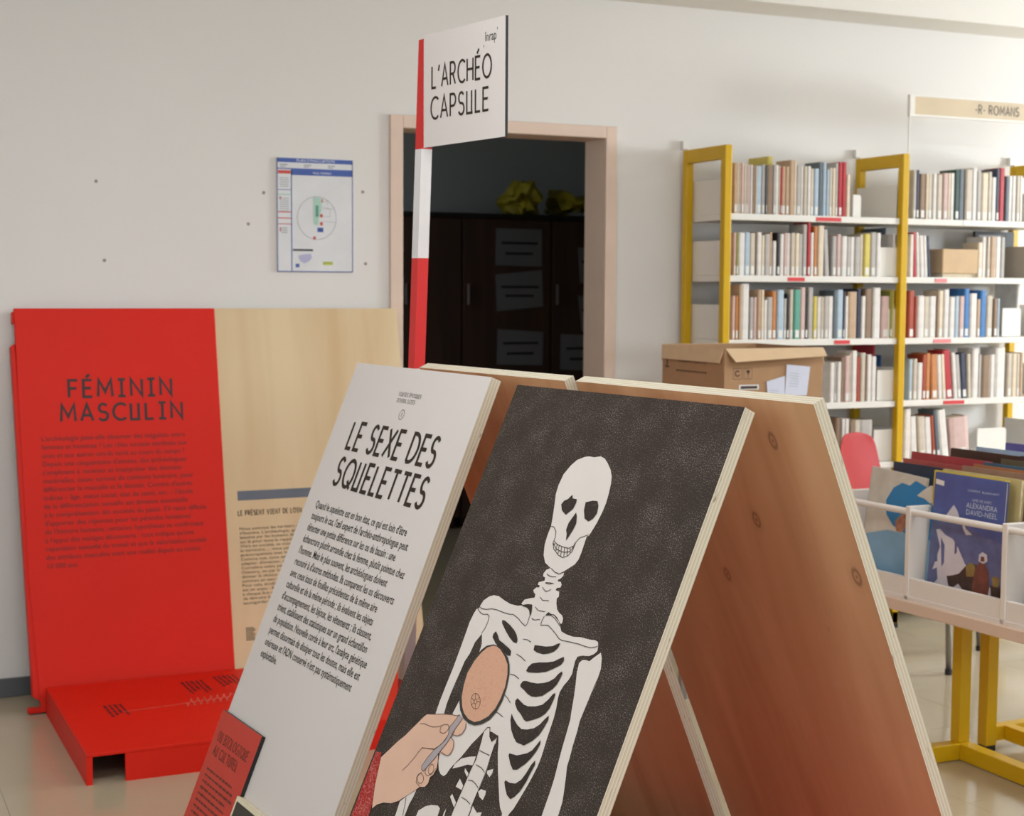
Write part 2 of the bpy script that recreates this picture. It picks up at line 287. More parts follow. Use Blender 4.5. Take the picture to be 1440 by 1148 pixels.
ART = {'white': [('rib_cage_print', [(1528, 4332), (1569, 4218), (1686, 4120), (1816, 4068), (1973, 4059), (2196, 4104), (2404, 4132), (2619, 4124), (2834, 4072), (3033, 4048), (3197, 4069), (3412, 4029), (3531, 4080), (3724, 4107), (3894, 4173), (3981, 4245), (4055, 4320), (4210, 4342), (4410, 4346), (4613, 4314), (4829, 4309), (4994, 4289), (5077, 4307), (5121, 4383), (5139, 4448), (5082, 4512), (4980, 4568), (4806, 4596), (4705, 4635), (4685, 4717), (4702, 4817), (4729, 4933), (4701, 5036), (4630, 5155), (4588, 5282), (4600, 5382), (4651, 5546), (4681, 5713), (4691, 5886), (4700, 6057), (4714, 6198), (4730, 6379), (4723, 6531), (4696, 6682), (4657, 6851), (4604, 7038), (4557, 7195), (4515, 7322), (4454, 7419), (4382, 8162), (4283, 7462), (4175, 7393), (4075, 7277), (3940, 7096), (3760, 6851), (3591, 6599), (3524, 6467), (3440, 6338), (3230, 6316), (3012, 6348), (2917, 6487), (2802, 6639), (2705, 6818), (2627, 6946), (2540, 7062), (2458, 7191), (2418, 7295), (2358, 7350), (2252, 7340), (2159, 7289), (2055, 7161), (1999, 7020), (1813, 6754), (2073, 6373), (1936, 6301), (1988, 6036), (2087, 5882), (2021, 5571), (2032, 5158), (2024, 5061), (2009, 4965), (1891, 4773), (1946, 4664), (1955, 4529), (1920, 4450), (1828, 4435), (1678, 4458), (1532, 4389)]), ('upper_arm_print', [(1506, 4375), (1631, 4438), (1723, 4451), (1828, 4435), (1920, 4450), (1960, 4537), (1946, 4664), (1908, 4781), (1795, 4976), (1769, 5197), (1704, 5360), (1688, 5595), (1668, 5782), (1657, 5982), (1657, 6196), (1695, 6400), (1439, 6463), (1422, 6203), (1424, 5903), (1438, 5534), (1426, 5169), (1415, 4868), (1404, 4674), (1426, 4506), (1458, 4403)]), ('upper_arm_print', [(5236, 4454), (5307, 4532), (5379, 4704), (5386, 4855), (5357, 5081), (5401, 4936), (5363, 5103), (5356, 5248), (5344, 5422), (5333, 5596), (5361, 5760), (5374, 5899), (5387, 6037), (5414, 6196), (5426, 6340), (5497, 6517), (5566, 6707), (5619, 6872), (5699, 7781), (5280, 7906), (5252, 7007), (5249, 6811), (5231, 6591), (5194, 6375), (5154, 6115), (5128, 5879), (5095, 5629), (5051, 5507), (4984, 5277), (4912, 5076), (4829, 4876), (4827, 4842), (4800, 4727), (4858, 4663), (4943, 4644), (5038, 4645), (5113, 4565)]), ('skull_print', [(2711, 2594), (2665, 2443), (2567, 2169), (2500, 2004), (2479, 1833), (2507, 1613), (2623, 1426), (2737, 1313), (2915, 1237), (3034, 1213), (3189, 1214), (3364, 1180), (3487, 1207), (3613, 1278), (3761, 1389), (3859, 1504), (3913, 1637), (3950, 1799), (3975, 1989), (3965, 2156), (3930, 2353), (3886, 2497), (3847, 2613), (3795, 2634), (3802, 2757), (3812, 2920), (3807, 3058), (3756, 3154), (3652, 3234), (3530, 3323), (3433, 3380), (3289, 3362), (3101, 3310), (2931, 3254), (2811, 3132), (2729, 2946), (2709, 2779)]), ('neck_bone_print', [(3135, 3327), (3041, 3373), (3001, 3448), (3020, 3498), (3088, 3509), (3110, 3565), (3030, 3594), (2960, 3621), (2963, 3666), (3027, 3670), (3026, 3708), (2948, 3721), (2895, 3776), (2932, 3815), (2997, 3841), (3009, 3899), (2872, 3939), (2750, 3984), (2703, 4068), (2761, 4080), (2887, 4042), (3003, 4028), (3057, 4056), (3101, 4167), (3125, 4264), (3100, 4253), (3090, 4383), (3343, 4352), (3446, 4278), (3475, 4181), (3568, 4091), (3709, 4082), (3816, 4116), (3930, 4184), (3986, 4205), (3999, 4170), (3978, 4101), (3921, 4056), (3824, 4031), (3739, 3988), (3654, 3886), (3617, 3804), (3654, 3768), (3613, 3679), (3504, 3676), (3512, 3630), (3604, 3607), (3608, 3554), (3559, 3511), (3479, 3517), (3452, 3492), (3515, 3459), (3563, 3399), (3552, 3341), (3438, 3390)]), ('backbone_print', [(3017, 6355), (3073, 6280), (3139, 6278), (3224, 6409), (3327, 6465), (3419, 6366), (3438, 6475), (3432, 6626), (3458, 6784), (3480, 6957), (3464, 7230), (3440, 7430), (3437, 7624), (3422, 8458), (2993, 8586), (2993, 7724), (3016, 7477), (3032, 7261), (3048, 7046), (3082, 6855), (3061, 6663), (3023, 6445)]), ('bone_print', [(3047, 6804), (2869, 6859), (2678, 6940), (2549, 7074), (2528, 7165), (2720, 7082), (2904, 6991), (3061, 6964)]), ('bone_print', [(3494, 6939), (3632, 6871), (3651, 6940), (3615, 7024), (3504, 6981)]), ('bone_print', [(3459, 7321), (3511, 7261), (3659, 7249), (3679, 7317), (3662, 7411), (3542, 7386)]), ('bone_print', [(2871, 7064), (3015, 7115), (3043, 7198), (2895, 7118)]), ('bone_print', [(2842, 7261), (3007, 7344), (3005, 7420), (2810, 7415)]), ('bone_print', [(2761, 7610), (2788, 7550), (3002, 7661), (2973, 7738)]), ('bone_print', [(2757, 7884), (2780, 7817), (2925, 8606), (2788, 8647)]), ('bone_print', [(3467, 7571), (3632, 7640), (3759, 7595), (3750, 8361), (3488, 8439)]), ('bone_print', [(1941, 8899), (2028, 8076), (2173, 7956), (2324, 7886), (2518, 7840), (2607, 7868), (2696, 8674)]), ('bone_print', [(1387, 8092), (1578, 7903), (1740, 7779), (1729, 7907), (1691, 8058), (1674, 8978), (1477, 9037)])], 'black': [[(2350, 4443), (2446, 4444), (2634, 4491), (2797, 4552), (2918, 4620), (2991, 4697), (2989, 4756), (2894, 4753), (2732, 4694), (2547, 4601), (2369, 4496)], [(2290, 4671), (2365, 4712), (2486, 4800), (2667, 4837), (2852, 4882), (2925, 4912), (2955, 4994), (2870, 5006), (2713, 4957), (2532, 4920), (2405, 4872), (2256, 4790), (2246, 4727)], [(3503, 4683), (3626, 4667), (3818, 4645), (3993, 4600), (4097, 4534), (4158, 4516), (4140, 4605), (4071, 4681), (3963, 4739), (3815, 4783), (3642, 4789), (3526, 4768)], [(4374, 4710), (4413, 4776), (4375, 4854), (4212, 4960), (4063, 5045), (3842, 5112), (3603, 5156), (3536, 5144), (3549, 5069), (3620, 4991), (3792, 4936), (3998, 4891), (4166, 4837), (4269, 4771)], [(2734, 4109), (2856, 4058), (3033, 4048), (3079, 4146), (3093, 4217), (3066, 4223), (3001, 4143), (2920, 4111), (2855, 4105)], [(3490, 4133), (3542, 4072), (3675, 4098)], [(4460, 4950), (4496, 4979), (4484, 5070), (4455, 5180), (4392, 5276), (4279, 5369), (4200, 5439), (4039, 5496), (3926, 5514), (3790, 5497), (3665, 5458), (3547, 5432), (3518, 5394), (3555, 5324), (3643, 5301), (3767, 5299), (3953, 5277), (4121, 5229), (4236, 5178), (4336, 5103), (4399, 5008)], [(4491, 5320), (4518, 5357), (4514, 5476), (4492, 5599), (4434, 5701), (4339, 5783), (4192, 5863), (4037, 5931), (3956, 5921), (3812, 5852), (3683, 5808), (3570, 5730), (3548, 5675), (3581, 5626), (3689, 5657), (3809, 5688), (3935, 5688), (4129, 5642), (4284, 5575), (4385, 5462), (4443, 5360)], [(3577, 5902), (3667, 5963), (3831, 6042), (3980, 6079), (4135, 6047), (4293, 5985), (4405, 5891), (4481, 5777), (4544, 5703), (4572, 5769), (4537, 5909), (4482, 6055), (4369, 6186), (4200, 6310), (3976, 6310), (3866, 6256), (3727, 6157), (3606, 6008)], [(3905, 6524), (4119, 6504), (4353, 6405), (4452, 6328), (4510, 6226), (4566, 6121), (4596, 6189), (4564, 6313), (4501, 6446), (4409, 6572), (4254, 6716), (4148, 6745), (4028, 6675), (3904, 6561)], [(4066, 6951), (4185, 6961), (4341, 6932), (4452, 6836), (4515, 6703), (4563, 6545), (4618, 6458), (4656, 6520), (4619, 6674), (4592, 6826), (4532, 7001), (4441, 7128), (4360, 7194), (4236, 7158), (4131, 7071), (4054, 6991)], [(2984, 1959), (3036, 2024), (3155, 2023), (3173, 2092), (3153, 2207), (3009, 2339), (2858, 2274), (2774, 2171), (2818, 2094), (2906, 2054)], [(3430, 2045), (3616, 1993), (3740, 1986), (3808, 2066), (3842, 2200), (3795, 2303), (3698, 2372), (3565, 2334), (3465, 2194)], [(3273, 2262), (3332, 2324), (3388, 2456), (3368, 2571), (3328, 2689), (3285, 2787), (3240, 2673), (3177, 2598), (3177, 2472), (3225, 2367)]], 'line': [[(2715, 2602), (2802, 2595), (2912, 2664), (2954, 2771), (2955, 2884), (3038, 2984), (3223, 3067), (3371, 3094), (3492, 3039), (3567, 2944), (3567, 2834), (3565, 2779), (3632, 2686), (3839, 2600)], [(2952, 2842), (3094, 2891), (3260, 2908), (3437, 2909), (3538, 2858), (3565, 2779)], [(2964, 2884), (3116, 2975), (3247, 2992), (3369, 2996), (3492, 2962), (3559, 2877), (3569, 2793)], [(3019, 2875), (2996, 2917)], [(3088, 2888), (3094, 2978)], [(3152, 2893), (3169, 2982)], [(3230, 2904), (3262, 2997)], [(3318, 2910), (3358, 2998)], [(3400, 2908), (3446, 2984)], [(3473, 2890), (3509, 2952)], [(3521, 2852), (3554, 2900)], [(3116, 2975), (3108, 3021)], [(3199, 2992), (3199, 3053)], [(3277, 3003), (3301, 3082)], [(3358, 2998), (3397, 3082)], [(3431, 2979), (3478, 3039)], [(3505, 2945), (3534, 2993)], [(3108, 3442), (3208, 3466), (3313, 3460), (3387, 3443)], [(3164, 3594), (3276, 3579), (3393, 3572)], [(3173, 3329), (3309, 3374), (3438, 3390), (3545, 3330)], [(1513, 4335), (1616, 4364), (1774, 4353), (1911, 4313), (2099, 4302), (2298, 4312), (2487, 4310), (2601, 4292), (2782, 4332), (2944, 4393), (3053, 4422), (3085, 4375), (3076, 4239), (3069, 4204)], [(3474, 4154), (3449, 4259), (3468, 4328), (3553, 4308), (3660, 4290), (3803, 4334), (3955, 4393), (4075, 4449), (4167, 4461), (4384, 4445), (4628, 4433), (4822, 4437), (4954, 4430), (5068, 4394), (5112, 4368)], [(3495, 4141), (3640, 4113), (3774, 4142), (3913, 4205), (3981, 4245)], [(1495, 4383), (1617, 4441), (1725, 4455), (1857, 4430), (1931, 4457), (1952, 4549), (1942, 4683), (1896, 4787)], [(3135, 4649), (3248, 4635), (3380, 4654)], [(3107, 4929), (3264, 4950), (3411, 4991)], [(3143, 5288), (3277, 5282), (3423, 5312)], [(3167, 3604), (3269, 3600), (3369, 3570)], [(3126, 3685), (3235, 3740), (3316, 3726), (3379, 3684)], [(3161, 3864), (3262, 3906), (3440, 3881)], [(3126, 4051), (3245, 4097), (3445, 4083)], [(3151, 4262), (3249, 4274), (3389, 4234)], [(3196, 5651), (3310, 5685), (3439, 5746)], [(3145, 5977), (3257, 5987), (3377, 6011)], [(3017, 6355), (3073, 6280), (3140, 6260), (3216, 6396), (3327, 6465), (3410, 6391), (3428, 6319)], [(3089, 6686), (3239, 6692), (3410, 6692)], [(3144, 6929), (3324, 6940), (3444, 6982)], [(3085, 7220), (3205, 7198), (3328, 7224), (3432, 7261)], [(3077, 7527), (3242, 7532), (3384, 7565)], [(3438, 6475), (3458, 6784), (3480, 6957), (3464, 7230), (3437, 7624)], [(3023, 6445), (3061, 6663), (3082, 6855), (3048, 7046), (3032, 7261), (3016, 7477), (2995, 7724)], [(1530, 7980), (1572, 8078), (1637, 8289)]], 'hand': [(1213, 6489), (1136, 6565), (1053, 6671), (927, 6831), (788, 7010), (629, 7166), (454, 7379), (303, 7558), (373, 7776), (452, 8047), (597, 8361), (644, 8444), (741, 8343), (922, 8251), (1160, 8197), (1357, 8093), (1543, 7937), (1728, 7782), (1817, 7702), (1962, 7661), (2017, 7576), (2001, 7472), (2070, 7406), (2102, 7289), (2055, 7161), (1975, 7026), (2271, 7002), (2344, 6944), (2360, 6847), (2321, 6749), (2162, 6681), (2191, 6642), (2344, 6618), (2444, 6562), (2484, 6458), (2445, 6360), (2329, 6310), (2306, 6306), (2181, 6267), (2108, 6306), (1968, 6319), (1700, 6371), (1438, 6437)], 'sleeve': [(70, 7505), (255, 7473), (292, 7586), (385, 7855), (446, 8081), (584, 8365), (719, 9262), (36, 9466), (72, 8644), (59, 8125)], 'handle': [(2161, 6352), (2170, 6303), (2181, 6267), (2306, 6306), (2158, 6633), (2130, 6798), (2014, 7000), (1928, 7164), (1802, 7355), (1766, 7427), (1686, 7418), (1648, 7365), (1729, 7170), (1825, 7019), (1994, 6849), (2071, 6672), (2036, 6540)], 'ring': [(2375, 4906), (2191, 4968), (2084, 5065), (1970, 5237), (1893, 5468), (1892, 5681), (1961, 5911), (2020, 6061), (2140, 6195), (2311, 6298), (2513, 6344), (2705, 6336), (2882, 6268), (3050, 6148), (3158, 5980), (3207, 5764), (3191, 5531), (3125, 5293), (3026, 5139), (2914, 5036), (2721, 4948), (2541, 4904)], 'skin': [(2390, 4927), (2235, 4992), (2118, 5115), (2008, 5295), (1941, 5539), (1966, 5747), (2037, 5959), (2164, 6124), (2279, 6209), (2467, 6276), (2668, 6282), (2822, 6220), (2991, 6099), (3099, 5931), (3142, 5748), (3147, 5525), (3078, 5303), (2979, 5150), (2821, 5039), (2627, 4951), (2497, 4921)], 'bline': [[(2617, 5911), (2639, 5961), (2637, 6008), (2612, 6046), (2567, 6067), (2510, 6070), (2448, 6054), (2392, 6020), (2349, 5975), (2328, 5924), (2330, 5877), (2355, 5839), (2400, 5818), (2458, 5815), (2520, 5832), (2576, 5866), (2617, 5911)], [(2532, 5939), (2538, 5963), (2525, 5981), (2498, 5987), (2467, 5979), (2445, 5960), (2439, 5937), (2452, 5919), (2479, 5912), (2510, 5920), (2532, 5939)], [(2400, 5818), (2458, 5917)], [(2535, 5947), (2617, 5919)], [(2461, 5972), (2396, 6036)], [(2513, 5986), (2560, 6069)], [(2531, 5908), (2543, 5841)], [(2433, 5947), (2337, 5913)], [(1124, 6697), (1258, 6663), (1417, 6666), (1562, 6651), (1711, 6606), (1821, 6544), (1923, 6509), (1994, 6522), (2016, 6572), (1954, 6664), (1871, 6689), (1802, 6681), (1771, 6619), (1790, 6573)], [(2021, 6543), (2073, 6654), (2040, 6787), (1926, 6914), (1813, 7006), (1631, 7040), (1443, 7068)], [(1121, 7588), (1227, 7463), (1326, 7309), (1399, 7162), (1453, 7072), (1608, 7041), (1811, 6999)], [(1841, 7540), (1855, 7572), (1853, 7602), (1835, 7628), (1804, 7644), (1764, 7648), (1722, 7639), (1683, 7619), (1655, 7591), (1640, 7559), (1642, 7528), (1660, 7503), (1691, 7487), (1731, 7483), (1774, 7492), (1812, 7512), (1841, 7540)], [(2034, 7326), (2035, 7360), (2024, 7390), (2003, 7411), (1975, 7422), (1944, 7419), (1915, 7403), (1892, 7378), (1879, 7345), (1878, 7312), (1889, 7282), (1911, 7260), (1939, 7250), (1970, 7253), (1999, 7269), (2021, 7294), (2034, 7326)], [(1807, 7361), (1821, 7443), (1915, 7472), (2037, 7400), (2093, 7276)], [(1714, 7457), (1626, 7560), (1668, 7658), (1812, 7696)], [(2175, 6638), (2344, 6618), (2451, 6552), (2487, 6442), (2450, 6358)], [(2162, 6681), (2291, 6725), (2351, 6834), (2329, 6964), (2261, 7008), (2009, 6994)], [(1213, 6489), (1438, 6437), (1700, 6371), (1968, 6319), (2108, 6306), (2181, 6267)], [(2181, 6267), (2021, 6543)], [(2306, 6306), (2158, 6633)], [(2071, 6672), (1994, 6849), (1825, 7019), (1729, 7170), (1648, 7365), (1686, 7418), (1766, 7427), (1802, 7355), (1928, 7164), (2014, 7000), (2130, 6798), (2217, 6557)]]}
PAL = {'w': ('white', (222, 216, 210)), 'c': ('cream', (222, 205, 180)), 't': ('tan', (188, 158, 128)), 'g': ('pale grey', (180, 174, 168)), 'p': ('pinkish', (205, 175, 168)), 'b': ('brown', (140, 115, 92)), 'r': ('red', (180, 40, 48)), 'n': ('navy', (52, 56, 78)), 'k': ('black', (40, 36, 36)), 'l': ('light blue', (172, 190, 204)), 'u': ('blue', (62, 120, 180)), 'y': ('yellow', (208, 190, 90)), 'o': ('orange', (196, 128, 72)), 'e': ('green', (90, 160, 140)), 'd': ('dark green', (40, 70, 60)), 's': ('slate', (95, 105, 112)), 'm': ('rust', (165, 70, 45)), 'v': ('olive', (140, 140, 60)), 'q': ('beige', (200, 188, 170))}
